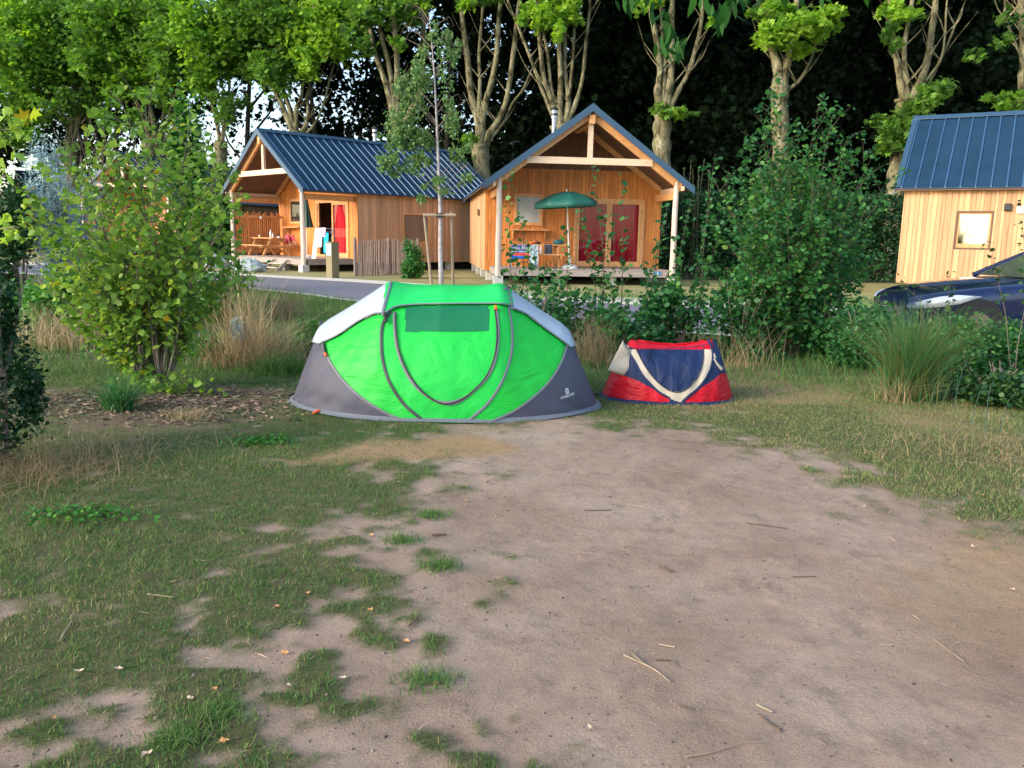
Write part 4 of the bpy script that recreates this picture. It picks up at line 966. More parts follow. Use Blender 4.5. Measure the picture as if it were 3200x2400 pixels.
t1 = thing('popup_tent', 'large bright green and grey pop-up tent pitched at the end of the bare earth', 'tent', ORG)
# half lengths: left base at X=-1.93, right base at X=+.77
ht = [(-1.34, .0), (-1.335, .02), (-1.20, .36), (-1.08, .655), (-1.0, .72), (-.52, 1.02), (-.47, 1.045), (-.3, 1.03), (0, 1.02), (.3, 1.03), (.47, 1.045), (.52, 1.02), (1.0, .72), (1.07, .655), (1.2, .36), (1.345, .02), (1.35, 0)]
def foot(x, L_=1.35, B=.82): return B*max(0, 1-(abs(x)/L_)**2.3)**.62
ftab = [(x_/50-1.35, foot(x_/50-1.35)) for x_ in range(136)]
wr_r = random.Random(2)
def sag1(x, c, z):
    # panels pulled in between the hoops, small gathers along the seams
    a = .030*math.sin(min(1, abs(x)/.5)*PI)*z**1.5 if abs(x) < .5 else .045*math.sin(min(1, (abs(x)-.5)/.6)*PI)*z
    g_ = .004*math.sin(9*x+14*z+3*math.sin(5*z))+.003*math.sin(31*x*(.6+z)+9*c)*(1-z)
    return a+g_
S1 = Shell(ORG, ht, ftab, ftab, 2.08, sag1, 300, 250)
seamL = [(1222, 975), (1196, 1015), (1192, 1075), (1197, 1130), (1218, 1195), (1262, 1262), (1312, 1306), (1340, 1330)]
seamR = [(1588, 962), (1597, 1010), (1600, 1075), (1590, 1135), (1562, 1205), (1520, 1265), (1470, 1308), (1435, 1332)]
outL = [(1008, 1068), (1018, 1100), (1044, 1150), (1085, 1202), (1140, 1250), (1210, 1292), (1275, 1316), (1335, 1330)]
outR = [(1772, 1062), (1768, 1090), (1752, 1135), (1718, 1190), (1668, 1240), (1605, 1285), (1535, 1316), (1475, 1332)]
zipc = [(1232, 978), (1233, 1030), (1240, 1085), (1256, 1135), (1282, 1183), (1315, 1222), (1355, 1250), (1400, 1260), (1440, 1250), (1480, 1222), (1520, 1180), (1545, 1130), (1556, 1075), (1557, 1020), (1551, 964)]
topc = [(1195, 992), (1215, 975), (1245, 962), (1320, 956), (1400, 955), (1500, 954), (1560, 954), (1600, 960)]
awL = [(1000, 1078), (1060, 1050), (1120, 1010), (1170, 985), (1200, 982)]
awR = [(1592, 965), (1640, 985), (1700, 1030), (1745, 1062), (1776, 1086)]
meshw = [(1266, 960), (1527, 955), (1525, 1034), (1268, 1037)]
P_central = seamL+seamR[::-1]
P_door = zipc
def cls1(px, py, back, cl):
    x = cl.x
    if pip(px, py, topc+[(1590, 840), (1215, 840)]): return 'canopy'
    if pip(px, py, [(1222, 860), (1205, 985)]+awL[::-1]+[(960, 1060), (960, 1000)]): return 'awnL'
    if pip(px, py, [(1582, 860)]+awR+[(1815, 1075), (1815, 990)]): return 'awnR'
    if back: return 'backL' if cl.z > .25 else 'backS'
    if py < 950 and abs(x) < .49: return 'canopy'
    if pip(px, py, meshw) and not back: return 'mesh'
    if pip(px, py, P_door): return 'door'
    if pip(px, py, P_central) or (1318 < px < 1462 and py > 1296): return 'central'
    if pip(px, py, outL[::-1]+[(1196, 960)]+seamL): return 'sideL'
    if pip(px, py, outR[::-1]+[(1596, 940)]+seamR): return 'sideR'
    if py < 1075 and abs(x) < 1.0: return 'sideL' if x < 0 else 'sideR'
    return 'skirtL' if x < 0 else 'skirtR'
M['tgreen'] = cloth('green_nylon', (.015, .62, .075), .5, .02, 3.2, trans=.18)
M['tgreen_top'] = cloth('green_nylon_top', (.018, .66, .13), .42, .012, 4, trans=.15, stretch=(.6, 1, 3))
M['tgreen_side'] = cloth('green_nylon_side', (.014, .60, .06), .5, .018, 4.0, trans=.2, stretch=(.7, 1, 2.2))
M['taw'] = cloth('silver_nylon', (.42, .49, .56), .42, .01, 2.5, spec=.6)
M['tgrey'] = cloth('grey_nylon', (.07, .072, .105), .6, .014, 3.0, stretch=(1, 1, .8))
M['tmesh'] = cloth('mesh_window', (.0, .15, .06), .7, .002, 60)
M['ttrim'] = cloth('grey_binding', (.16, .17, .19), .6, .003, 14)
M['ttrim_d'] = cloth('dark_binding', (.05, .055, .065), .6, .003, 14)
M['tlite'] = cloth('light_binding', (.15, .17, .20), .6, .003, 14)
S1.split(cls1, t1, {'backL': M['tgreen_side'], 'backS': M['tgrey'], 'canopy': M['tgreen_top'], 'awnL': M['taw'], 'awnR': M['taw'], 'mesh': M['tmesh'], 'door': M['tgreen'], 'central': M['tgreen'], 'sideL': M['tgreen_side'], 'sideR': M['tgreen_side'], 'skirtL': M['tgrey'], 'skirtR': M['tgrey']},
         {'backL': 'back_panel', 'backS': 'back_skirt', 'canopy': 'top_canopy', 'awnL': 'awning', 'awnR': 'awning', 'mesh': 'mesh_window', 'door': 'door_flap', 'central': 'door_panel', 'sideL': 'side_panel', 'sideR': 'side_panel', 'skirtL': 'end_panel', 'skirtR': 'end_panel'},
         off={'canopy': .018, 'awnL': .016, 'awnR': .016, 'mesh': .004})
S1.ribbon(seamL, .024, M['ttrim_d'], t1, 'hoop_sleeve', .008, th=.005)
S1.ribbon(seamR, .022, M['tlite'], t1, 'hoop_sleeve', .008, th=.005)
S1.ribbon(outL, .020, M['ttrim'], t1, 'seam_binding', .008)
S1.ribbon(outR, .022, M['tlite'], t1, 'seam_binding', .008)
S1.ribbon(topc, .016, M['tlite'], t1, 'canopy_edge', .024)
S1.ribbon(awL, .014, M['ttrim'], t1, 'awning_edge', .022); S1.ribbon(awR, .014, M['ttrim'], t1, 'awning_edge', .022)
S1.ribbon([(1222, 889), (1212, 925), (1204, 955), (1196, 990)], .02, M['tlite'], t1, 'awning_binding', .022); S1.ribbon([(1580, 889), (1588, 925), (1594, 950), (1597, 975)], .02, M['tlite'], t1, 'awning_binding', .022)
S1.ribbon(zipc, .018, M['ttrim'], t1, 'door_zip', .010, taper=lambda f: 1+1.0*math.sin(f*PI)**2*(.5+.5*math.sin(f*27)))
S1.ribbon([(a+5 if a < 1400 else a-5, b+2) for a, b in zipc], .012, M['black'], t1, 'door_zip', .0155, th=.004)
# ground hem: flared strip around the base
q = MB(); vs = []; n = 96
for k in range(n):
    a = 2*PI*k/n; ca, sa = math.cos(a), math.sin(a); x_ = 1.34*abs(ca)**.9*(1 if ca > 0 else -1); y_ = foot(x_)*(1 if sa > 0 else -1)
    if abs(x_) > 1.335: y_ = 0
    zg = .012+.012*math.sin(a*7); vs += [(x_*1.0, y_, .035), (x_*1.01+.012*ca, y_+.012*sa, zg+.008), (x_*1.01+.032*ca, y_+.032*sa, .004+zg*.4)]
q.add(vs, [f for k in range(n) for f in ((k*3, (k+1) % n*3, (k+1) % n*3+1, k*3+1), (k*3+1, (k+1) % n*3+1, (k+1) % n*3+2, k*3+2))]); q.build('ground_hem', M['tlite'], t1, smooth=True)
# toggles, pegs, end loops
M['orange'] = mat('orange_plastic', (.8, .12, .02), .5)
def tube_on(name, pts, r, m_, lift=.02):
    P = []
    for a, b in pts: p, nn = S1.hit(a, b); P.append(p+nn*lift)
    return MB().tube(P, r, 6).build(name, m_, t1)
tube_on('toggle_strap', [(1015, 1070), (1017, 1088), (1022, 1108)], .008, M['black']); tube_on('toggle', [(1020, 1106), (1025, 1116)], .012, M['orange'])
tube_on('toggle_strap', [(1203, 985), (1205, 1002), (1208, 1012)], .012, M['black'], .03); tube_on('toggle', [(1549, 965), (1551, 975)], .012, M['orange'], .03)
for px, py, m_ in ((995, 1294, M['orange']), (916, 1240, M['black']), (1862, 1240, M['black']), (1790, 1293, M['black'])):
    p = G(px, py)-t1.location; MB().tube([(p.x-.04, p.y-.02, .01), (p.x, p.y, .03), (p.x+.03, p.y+.02, .012)], .011, 6).build('peg_loop', m_, t1)
p = AT(1003, 1010, 7.2)-t1.location; sphere_mb((p.x-.0, p.y, p.z), .022, 8, 6).build('corner_cap', M['ttrim_d'], t1)
# printed logo on the right grey panel
def logo():
    c, nn = S1.hit(1774, 1236); upv = (Vector((0, 0, 1))-nn*nn.z).normalized(); rt = upv.cross(nn).normalized()
    th = .16; R_ = (rt*math.cos(th)+upv*math.sin(th)); U_ = nn.cross(R_).normalized()
    if U_.z < 0: U_ = -U_
    def W3(a, b): p = c+R_*a+U_*b; l, n2, _, _ = S1.bvh.find_nearest(p+S1.o); n2 = n2 if n2.dot(nn) > 0 else -n2; return l-S1.o+n2*.004
    q = MB()
    def ring(o_, i_, n_=20, rx=1, ry=1.25, pw=4):
        vs = []
        for k in range(n_):
            a = 2*PI*k/n_; ca, sa = math.cos(a), math.sin(a); f = (abs(ca)**pw+abs(sa)**pw)**(-1/pw)
            vs += [W3(o_*f*ca*rx, o_*f*sa*ry+.038), W3(i_*ca*rx, i_*sa*ry+.038)]
        q.add(vs, [(k*2, (k+1) % n_*2, (k+1) % n_*2+1, k*2+1) for k in range(n_)])
    ring(.0185, .0115); q.add([W3(-.008, .03), W3(.008, .03), W3(0, .046)], [(0, 1, 2)])
    q.build('logo_print', M['white'], t1)
    cu = bpy.data.curves.new('txt', 'FONT'); cu.body = 'OUTBOUND'; cu.size = .030; cu.align_x = 'CENTER'; cu.space_character = 1.1; cu.offset = .0006
    ob = bpy.data.objects.new('txt', cu); col.objects.link(ob); dg = bpy.context.evaluated_depsgraph_get(); m_ = bpy.data.meshes.new_from_object(ob.evaluated_get(dg))
    bpy.data.objects.remove(ob)
    for v in m_.vertices: v.co = W3(v.co.x*.84, v.co.y-.012)
    m_.materials.clear(); m_.materials.append(M['white']); o = bpy.data.objects.new('lettering', m_); col.objects.link(o); o.parent = t1
logo()
# ------------------------------------------------------------------ small red and blue children's tent
ORG2 = (1.45, 7.62, 0)
t2 = thing('play_tent', 'small red and navy pop-up children\'s tent beside the green tent', 'tent', ORG2)
ht2 = [(-.615, 0), (-.61, .01), (-.56, .15), (-.50, .30), (-.40, .48), (-.37, .535), (-.34, .545), (-.1, .515), (.05, .51), (.2, .525), (.38, .56), (.42, .55), (.46, .46), (.53, .26), (.585, .1), (.61, .01), (.615, 0)]
ftab2 = [(x_/50-.615, .36*max(0, 1-(abs(x_/50-.615)/.615)**2.6)**.6) for x_ in range(63)]
def sag2(x, c, z): return .022*math.sin(min(1, (x+.4)/.8)*PI)*z if -.4 < x < .4 else .0
def sag2b(x, c, z): return sag2(x, c, z)+.004*math.sin(20*x+12*z)+.003*math.sin(47*x+5*c)
S2 = Shell(ORG2, ht2, ftab2, ftab2, 2.1, sag2b, 240, 180)
def Z(a, b): return (1820+a*.2396, 1000+b*.2396)
outerA = [Z(*p) for p in ((535, 270), (600, 400), (690, 560), (790, 730), (900, 850), (1010, 950), (1140, 1020))]
outerB = [Z(*p) for p in ((1640, 265), (1690, 380), (1700, 500), (1670, 640), (1600, 780), (1500, 900), (1400, 980), (1300, 1070))]
beltA = [Z(*p) for p in ((655, 380), (720, 490), (800, 640), (900, 790), (1000, 890), (1100, 960), (1230, 990), (1330, 970), (1440, 890), (1540, 780), (1610, 640), (1640, 480), (1622, 335))]
doorP = [Z(*p) for p in ((700, 385), (780, 540), (860, 670), (960, 790), (1080, 890), (1180, 935), (1290, 935), (1400, 870), (1490, 770), (1550, 640), (1580, 480), (1578, 345))]
redL = [Z(*p) for p in ((335, 655), (560, 735), (720, 790), (900, 890), (1140, 1040), (1130, 1120), (200, 1120), (200, 655))]
redR = [Z(*p) for p in ((1800, 700), (1700, 790), (1560, 880), (1440, 950), (1310, 1060), (1310, 1140), (2100, 1140), (2100, 690))]
top2 = [Z(*p) for p in ((440, 290), (560, 300), (625, 372), (900, 385), (1200, 372), (1500, 345), (1640, 322), (1700, 380), (1700, 200), (500, 200))]
def cls2(px, py, back, cl):
    if back and not (cl.z > .44 and abs(cl.x) < .38): return 'back'
    if pip(px, py, redL): return 'redL'
    if pip(px, py, redR): return 'redR'
    if pip(px, py, top2) or (cl.z > .44 and abs(cl.x) < .38 and py < 1092): return 'top'
    if pip(px, py, doorP): return 'door'
    if pip(px, py, outerA+[Z(1220, 1060)]+outerB[::-1]): return 'door2'
    return 'sideL' if cl.x < 0 else 'sideR'
M['kred'] = cloth('red_nylon', (.66, .006, .022), .45, .02, 7, trans=.2, stretch=(1, 1, 2)); M['kred2'] = M['kred']
M['kblue'] = cloth('navy_nylon', (.004, .018, .075), .65, .022, 6, stretch=(1.6, 1, .7)); M['kbeige'] = cloth('beige_nylon', (.50, .44, .35), .7, .006, 12)
S2.split(cls2, t2, {'back': M['kblue'], 'redL': M['kred'], 'redR': M['kred'], 'top': M['kred'], 'door': M['kblue'], 'door2': M['kbeige'], 'sideL': M['kblue'], 'sideR': M['kblue']},
         {'back': 'back_panel', 'redL': 'lower_panel', 'redR': 'lower_panel', 'top': 'top_panel', 'door': 'door_flap', 'door2': 'front_panel', 'sideL': 'side_panel', 'sideR': 'side_panel'}, off={'top': .006})
S2.ribbon(outerA, .018, M['kblue'], t2, 'hoop_sleeve', .006); S2.ribbon(outerB, .024, M['kblue'], t2, 'hoop_sleeve', .006)
S2.ribbon(doorP, .008, M['black'], t2, 'door_zip', .006)
S2.ribbon([Z(540, 300), Z(590, 365), Z(690, 378), Z(900, 390), Z(1200, 378), Z(1500, 352), Z(1630, 325)], .007, M['kblue'], t2, 'top_edge', .01)
q = MB(); vs = []; n = 64
for k in range(n):
    a = 2*PI*k/n; ca, sa = math.cos(a), math.sin(a); x_ = .61*abs(ca)**.9*(1 if ca > 0 else -1); y_ = interp(x_, ftab2)*(1 if sa > 0 else -1)
    vs += [(x_, y_, .03), (x_+.02*ca, y_+.014*sa, .02+.006*math.sin(a*5)), (x_+.035*ca, y_+.03*sa, .006)]
q.add(vs, [f for k in range(n) for f in ((k*3, (k+1) % n*3, (k+1) % n*3+1, k*3+1), (k*3+1, (k+1) % n*3+1, (k+1) % n*3+2, k*3+2))]); q.build('ground_hem', M['kblue'], t2, smooth=True)
for nm, quad in (('window_flap', ((522, 268), (655, 490), (556, 735), (330, 650))), ('window_flap', ((1705, 420), (1838, 625), (1800, 662), (1712, 520)))):
    P = [AT(*Z(*p), ORG2[1]-(.17 if i in (0, 1) else .22))-t2.location for i, p in enumerate(quad)]; q = MB(); K = 8; vs = []
    for i in range(K+1):
        for j in range(K+1):
            a, b = i/K, j/K; p = (P[0]*(1-a)*(1-b)+P[1]*a*(1-b)+P[3]*(1-a)*b+P[2]*a*b); p = p+Vector((0, -.012*math.sin(a*4+b*7)-.015*math.sin(b*PI), 0)); vs.append(p)
    q.add(vs, [(i*(K+1)+j, (i+1)*(K+1)+j, (i+1)*(K+1)+j+1, i*(K+1)+j+1) for i in range(K) for j in range(K)]); o = q.build(nm, M['kbeige'], t2, smooth=True); s_ = o.modifiers.new('t', 'SOLIDIFY'); s_.thickness = .006
for pts in (((598, 375), (590, 440), (560, 478)), ((870, 395), (872, 540)), ((1450, 420), (1458, 455))):
    P = [];
    for a, b in pts: p, nn = S2.hit(*Z(a, b)); P.append(p+nn*.014+Vector((0, -.05 if a < 600 else 0, 0)))
    MB().tube(P, .004, 5).build('tie_cord', M['black'], t2)
# ------------------------------------------------------------------ car
M['paint'] = mat('blue_car_paint', (.003, .012, .07), .25, metal=.2, coat=1.0, spec=.6)
M['tyre'] = mat('tyre', (.015, .015, .016), .8); M['chrome'] = mat('chrome', (.75, .76, .78), .12, metal=1.0)
M['cglass'] = mat('car_glass', (.10, .12, .09), .04, spec=1.0, coat=1.0); M['lamp'] = mat('headlight', (.85, .88, .9), .2, metal=.2, coat=1.0)
carp = Vector((5.66, 12.5, 0)); CR = math.radians(6)
ct = thing('parked_car', 'dark blue car parked by the road, front and headlight showing above the grasses', 'car', carp, CR-.03)
# body stations: x from nose, half width, top z, shoulder z, low z
ST = [(0.0, .45, .62, .55, .36), (.06, .66, .72, .60, .28), (.22, .80, .80, .66, .22), (.5, .88, .87, .74, .20), (1.0, .905, .94, .82, .20), (1.45, .91, .985, .88, .20), (1.85, .91, 1.015, .91, .20), (2.6, .92, .98, .93, .20), (3.5, .92, .99, .95, .20), (4.1, .90, 1.03, .96, .24), (4.4, .84, 1.0, .9, .3), (4.5, .7, .9, .8, .4)]
q = MB(); vs = []; K = 13
for (x_, hw_, zt2, zs, zl) in ST:
    half = [(0, zt2), (hw_*.45, zt2-.008), (hw_*.80, zt2-.035), (hw_*.95, (zt2+zs)/2-.01), (hw_, zs-.04), (hw_*.985, .52), (hw_*.97, .34), (hw_*.90, zl)]
    sec = [(-y_, z_) for y_, z_ in half[::-1]]+half[1:]; K = len(sec); vs += [(x_, y_, z_) for y_, z_ in sec]
q.add(vs, [(i*K+k, i*K+k+1, (i+1)*K+k+1, (i+1)*K+k) for i in range(len(ST)-1) for k in range(K-1)]+[tuple(range(K))[::-1], tuple((len(ST)-1)*K+k for k in range(K))])
q.build('body', M['paint'], ct, smooth=True, sub=1)
gh_ = [(1.85, .80, 1.0), (2.6, .66, 1.40), (3.1, .64, 1.46), (3.7, .64, 1.42), (4.25, .72, 1.04)]
q = MB(); vs = []
for (x_, hw_, z_) in gh_[1:4]: vs += [(x_, -hw_, z_-.03), (x_, -hw_*.6, z_), (x_, hw_*.6, z_), (x_, hw_, z_-.03), (x_, hw_, z_-.07), (x_, -hw_, z_-.07)]
q.add(vs, [(i*6+k, i*6+(k+1) % 6, (i+1)*6+(k+1) % 6, (i+1)*6+k) for i in range(2) for k in range(6)]+[(0, 1, 2, 3, 4, 5), (17, 16, 15, 14, 13, 12)]); q.build('car_roof', M['paint'], ct, smooth=False)
for s in (-1, 1):
    q = MB(); q.bar((1.78, s*.80, .99), (2.62, s*.655, 1.39), .05, .075); q.build('pillar', M['paint'], ct); MB().bar((3.05, s*.80, .94), (3.1, s*.65, 1.42), .09, .03).build('pillar', M['paint'], ct); MB().bar((4.2, s*.74, 1.0), (3.58, s*.645, 1.38), .06, .14).build('pillar', M['paint'], ct)
    q = MB(); q.add([(1.98, s*.80, .99), (3.02, s*.81, .97), (3.06, s*.652, 1.38), (2.64, s*.66, 1.36)], [(0, 1, 2, 3)]); q.add([(3.1, s*.81, .97), (4.05, s*.77, 1.0), (3.6, s*.655, 1.36), (3.13, s*.652, 1.38)], [(0, 1, 2, 3)]); q.build('side_window', M['cglass'], ct)
    q = MB(); q.box(2.08, 2.26, s*.93-.10, s*.93+.08, 1.0, 1.13); q.build('wing_mirror', M['paint'], ct, bevel=.03)
    # headlight: almond lens wrapped along the wing
    ctl = [(.08, .56, .64), (.14, .69, .685), (.28, .80, .74), (.50, .868, .77), (.82, .905, .755)]; low = [(.10, .60, .56), (.18, .735, .575), (.32, .828, .60), (.54, .888, .65), (.82, .906, .748)]
    q = MB(); vs = [(a-.015, s*(b+.022), c_) for a, b, c_ in ctl]+[(a-.015, s*(b+.022), c_) for a, b, c_ in low]; q.add(vs, [(i, i+1, 6+i, 5+i) for i in range(4)]); o = q.build('headlight', M['lamp'], ct, smooth=True); o.modifiers.new('t', 'SOLIDIFY').thickness = .02
    q = MB(); q.box(2.75, 2.92, s*.925-.012, s*.925+.012, .80, .825); q.build('door_handle', M['chrome'], ct)
    for wx in (.82, 3.6):
        q = MB(); q.tube([(wx, s*.70, .32), (wx, s*.76, .32), (wx, s*.90, .32), (wx, s*.925, .32)], [.29, .32, .32, .29], 28); wh = q.build('wheel', M['tyre'], ct)
        q = MB(); q.tube([(wx, s*.90, .32), (wx, s*.935, .32)], [.21, .20], 20)
        q.build('rim', M['chrome'], wh)
        q = MB(); q.tube([(wx, s*.60, .34), (wx, s*.926, .34)], [.38, .38], 28); q.build('wheel_arch', M['black'], ct)
q = MB(); q.add([(1.80, -.74, 1.005), (1.80, .74, 1.005), (2.59, .62, 1.395), (2.59, -.62, 1.395)], [(0, 1, 2, 3)]); q.build('windscreen', M['cglass'], ct)
q = MB(); q.box(-.012, .05, -.42, .42, .42, .56); q.build('grille', M['black'], ct, bevel=.01)
q = MB()
for k in range(4): q.box(-.02, -.008, -.40, .40, .435+k*.032, .445+k*.032)
q.build('grille_bars', M['chrome'], ct)
q = MB(); q.box(-.03, .0, -.26, .26, .30, .41); q.build('number_plate', M['white'], ct)
q = MB(); q.box(3.2, 4.3, -.6, .6, .7, .95); q.box(1.8, 2.0, -.7, .7, .85, .98); q.build('interior', M['black'], ct)
# ------------------------------------------------------------------ plane trees: trunks surveyed from the photo, limb by limb
def limb_pts(path, Y, jit):
    return [AT(a, b, Y+jit*k) for k, (a, b) in enumerate(path)]
PT = []  # (base depth, label, trunk path, trunk radii, limbs, crown blobs)
def pyr(px, Y): return px
def plane(label, Y, trunk, tr, limbs, crowns, seed, top=True, wide=3.6):
    rr = random.Random(seed); b = AT(*trunk[0], Y); gx_ = b.x+(b.x-AT(*trunk[1], Y).x)*.3
    root = thing('plane_tree', label, 'tree', (gx_, Y, 0), 0, 'row of pollarded plane trees behind the cabins')
    q = MB(); P = [Vector((gx_, Y, -.1)), Vector((gx_+(b.x-gx_)*.6, Y, b.z*.55))]+limb_pts(trunk, Y, 0)
    P = [p-root.location for p in P]; R_ = [tr[0]*1.25, tr[0]*1.02]+list(tr)
    sp = spline(P, 5); rs = np.interp(np.linspace(0, 1, len(sp)), np.linspace(0, 1, len(R_)), R_)
    rs = [r*(1+.10*math.sin(i*1.7+seed)+rr.uniform(-.05, .05)) for i, r in enumerate(rs)]
    q.tube(sp, rs, 14); tk = q.build('trunk', M['bark_plane'], root, smooth=True)
    for (path, r) in limbs:
        j = rr.uniform(-.25, .3); L = [p-root.location for p in limb_pts(path, Y, j)]
        # join down into the trunk head
        head = P[-1]; L = [head+(L[0]-head)*.0-Vector((0, 0, .35))]+L
        d = (L[-1]-L[-2]); k = 5.0/max(.6, d.length); L.append(L[-1]+d*k*.5+Vector((rr.uniform(-.4, .4), rr.uniform(-.6, .6), 0))); L.append(L[-1]+d*k*.5+Vector((rr.uniform(-.8, .8), rr.uniform(-.8, .8), .6)))
        sp = spline(L, 5); n = len(sp); q = MB(); q.tube(sp, [r*(1.55 if i < 3 else 1.25 if i < 7 else 1)*(1-.55*i/n)*(1+.06*math.sin(i*2.3+r*50)) for i in range(n)], 9)
        q.build('limb', M['bark_plane'], root, smooth=True)
    C = []; T = []
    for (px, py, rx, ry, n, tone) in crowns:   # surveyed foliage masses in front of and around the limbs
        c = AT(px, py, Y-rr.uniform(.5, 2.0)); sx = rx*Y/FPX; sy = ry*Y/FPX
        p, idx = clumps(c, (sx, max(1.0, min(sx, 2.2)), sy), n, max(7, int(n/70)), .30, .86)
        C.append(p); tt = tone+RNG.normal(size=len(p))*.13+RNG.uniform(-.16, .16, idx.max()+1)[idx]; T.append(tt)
    q = MB()
    for k in range(16):      # fine side branches
        path, r = limbs[rr.randrange(len(limbs))]; i = rr.randrange(max(1, len(path)-1)); a_ = AT(*path[i], Y)-root.location; s_ = rr.choice((-1, 1)); l = rr.uniform(.6, 2.0)
        q.tube(spline([a_, a_+Vector((s_*l*.4, rr.uniform(-.4, .4), l*.5)), a_+Vector((s_*l*.75, rr.uniform(-.6, .6), l*1.2))], 3), [.035, .03, .026, .02, .016, .012, .008], 5)
    q.build('fine_branches', M['bark_plane'], root)
    if C:
        C = np.concatenate(C)-np.array(root.location); T = np.concatenate(T)
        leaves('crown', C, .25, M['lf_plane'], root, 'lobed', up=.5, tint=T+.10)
    if top:   # the high crown above the photograph's frame
        ztop = (AT(1600, 0, Y).z)+1.0
        p, idx = clumps((gx_, Y+.5, ztop+5.5), (wide, wide*1.1, 5.2), 5200, 34, .32, .95)
        p = p[p[:, 2] > ztop-.6]
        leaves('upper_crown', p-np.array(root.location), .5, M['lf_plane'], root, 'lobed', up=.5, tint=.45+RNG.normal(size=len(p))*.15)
    return root
B_, Mi, D_ = .82, .52, .30
plane('plane tree at the far left, lowest boughs over the left shrub', 49, [(224, 520), (224, 440)], (.40, .42), [([(203, 383), (174, 350), (145, 315), (100, 250)], .1), ([(224, 380), (217, 325), (205, 230)], .13), ([(245, 370), (255, 300), (262, 220)], .1)],
      [(60, 50, 220, 100, 3600, .66), (110, 190, 170, 90, 3000, .58), (60, 290, 100, 110, 1900, .60), (95, 340, 60, 80, 900, .70), (240, 150, 130, 120, 2800, .52), (30, 160, 110, 70, 1500, .72), (180, 320, 120, 70, 900, .45), (40, 430, 90, 50, 700, .45)], 1)
plane('second plane tree from the left, yellow green spray on its left side', 47.4, [(476, 520), (470, 440)], (.40, .45), [([(463, 416), (445, 362), (420, 307), (398, 253)], .12), ([(485, 410), (467, 325), (452, 253), (440, 150)], .15), ([(500, 410), (514, 330), (520, 200)], .1)],
      [(380, 240, 85, 65, 1900, .82), (420, 80, 190, 100, 3600, .56), (520, 190, 90, 90, 1700, .5), (470, 300, 70, 50, 450, .55), (300, 70, 120, 80, 1900, .55), (290, 200, 80, 70, 1100, .5), (370, 360, 90, 60, 500, .42), (530, 330, 60, 60, 500, .45)], 2)
plane('third plane tree from the left, bright foliage hanging low between trunks', 46, [(690, 520), (690, 440)], (.33, .33), [([(680, 400), (660, 320), (640, 240)], .09), ([(700, 400), (715, 300), (720, 200)], .1)],
      [(640, 110, 120, 110, 2600, .74), (650, 240, 65, 80, 1200, .78), (560, 60, 110, 80, 1800, .52), (760, 60, 130, 80, 2400, .52), (760, 180, 90, 80, 1200, .45), (700, 320, 80, 60, 600, .38)], 3)
plane('plane tree behind the left cabin ridge with four fanning limbs', 44.2, [(928, 460), (925, 412)], (.45, .5), [([(903, 380), (870, 304), (833, 244), (800, 170)], .15), ([(908, 353), (881, 271), (860, 200)], .1), ([(925, 347), (941, 304), (950, 240)], .11), ([(975, 400), (1010, 330), (1030, 250), (1060, 160)], .07), ([(960, 380), (962, 300), (975, 200)], .1)],
      [(1000, 100, 110, 100, 3000, .92), (955, 190, 50, 55, 700, .92), (860, 200, 90, 100, 1900, .5), (1070, 50, 90, 60, 1300, .84), (850, 60, 120, 80, 2000, .48)], 4)
plane('plane tree behind the young birch with a peeling yellow trunk', 42.3, [(1243, 460), (1240, 400)], (.42, .45), [([(1218, 304), (1190, 217), (1169, 157), (1150, 60)], .15), ([(1228, 293), (1212, 190), (1190, 108), (1180, 0)], .14), ([(1242, 271), (1239, 163), (1229, 43), (1227, -20)], .16), ([(1290, 340), (1318, 271), (1321, 163), (1323, 54), (1325, -20)], .17)],
      [(1200, 30, 110, 60, 1400, .5), (1120, 120, 50, 70, 500, .42), (1250, 130, 30, 40, 150, .6), (1140, 60, 50, 50, 300, .55), (1320, 10, 50, 30, 200, .75)], 5)
plane('thick trunked plane tree between the two cabins with knobbly fork', 41.6, [(1507, 600), (1503, 500), (1498, 455)], (.42, .40, .50), [([(1500, 410), (1486, 347), (1470, 282), (1462, 190), (1451, 108), (1440, 0)], .20), ([(1498, 330), (1500, 244), (1497, 163), (1508, 33)], .11), ([(1510, 350), (1532, 271), (1551, 179), (1565, 11)], .17), ([(1527, 423), (1554, 380), (1570, 347), (1587, 293), (1608, 136), (1625, 0)], .17), ([(1560, 400), (1581, 369), (1603, 320), (1635, 277), (1668, 206)], .07)],
      [(1450, 15, 30, 22, 120, .9), (1500, 10, 70, 25, 300, .5), (1480, 435, 40, 30, 100, .55)], 6)
plane('plane tree behind the gable cabin, yellow green leaves above many slim limbs', 40.4, [(1762, 480), (1758, 392)], (.45, .60), [([(1722, 347), (1690, 271), (1657, 179), (1614, 70), (1587, 0)], .10), ([(1733, 336), (1700, 244), (1690, 163), (1684, 103), (1678, 0)], .13), ([(1740, 330), (1722, 271), (1711, 163), (1695, 80)], .09), ([(1749, 336), (1752, 244), (1747, 136), (1750, 0)], .15), ([(1776, 325), (1766, 217), (1766, 65), (1766, 0)], .12), ([(1798, 325), (1820, 244), (1831, 136), (1842, 38), (1848, -30)], .1), ([(1782, 271), (1793, 136), (1798, 54)], .08)],
      [(1740, 25, 105, 50, 1300, .93), (1680, 70, 50, 45, 420, .93), (1750, 100, 25, 35, 120, .9)], 7)
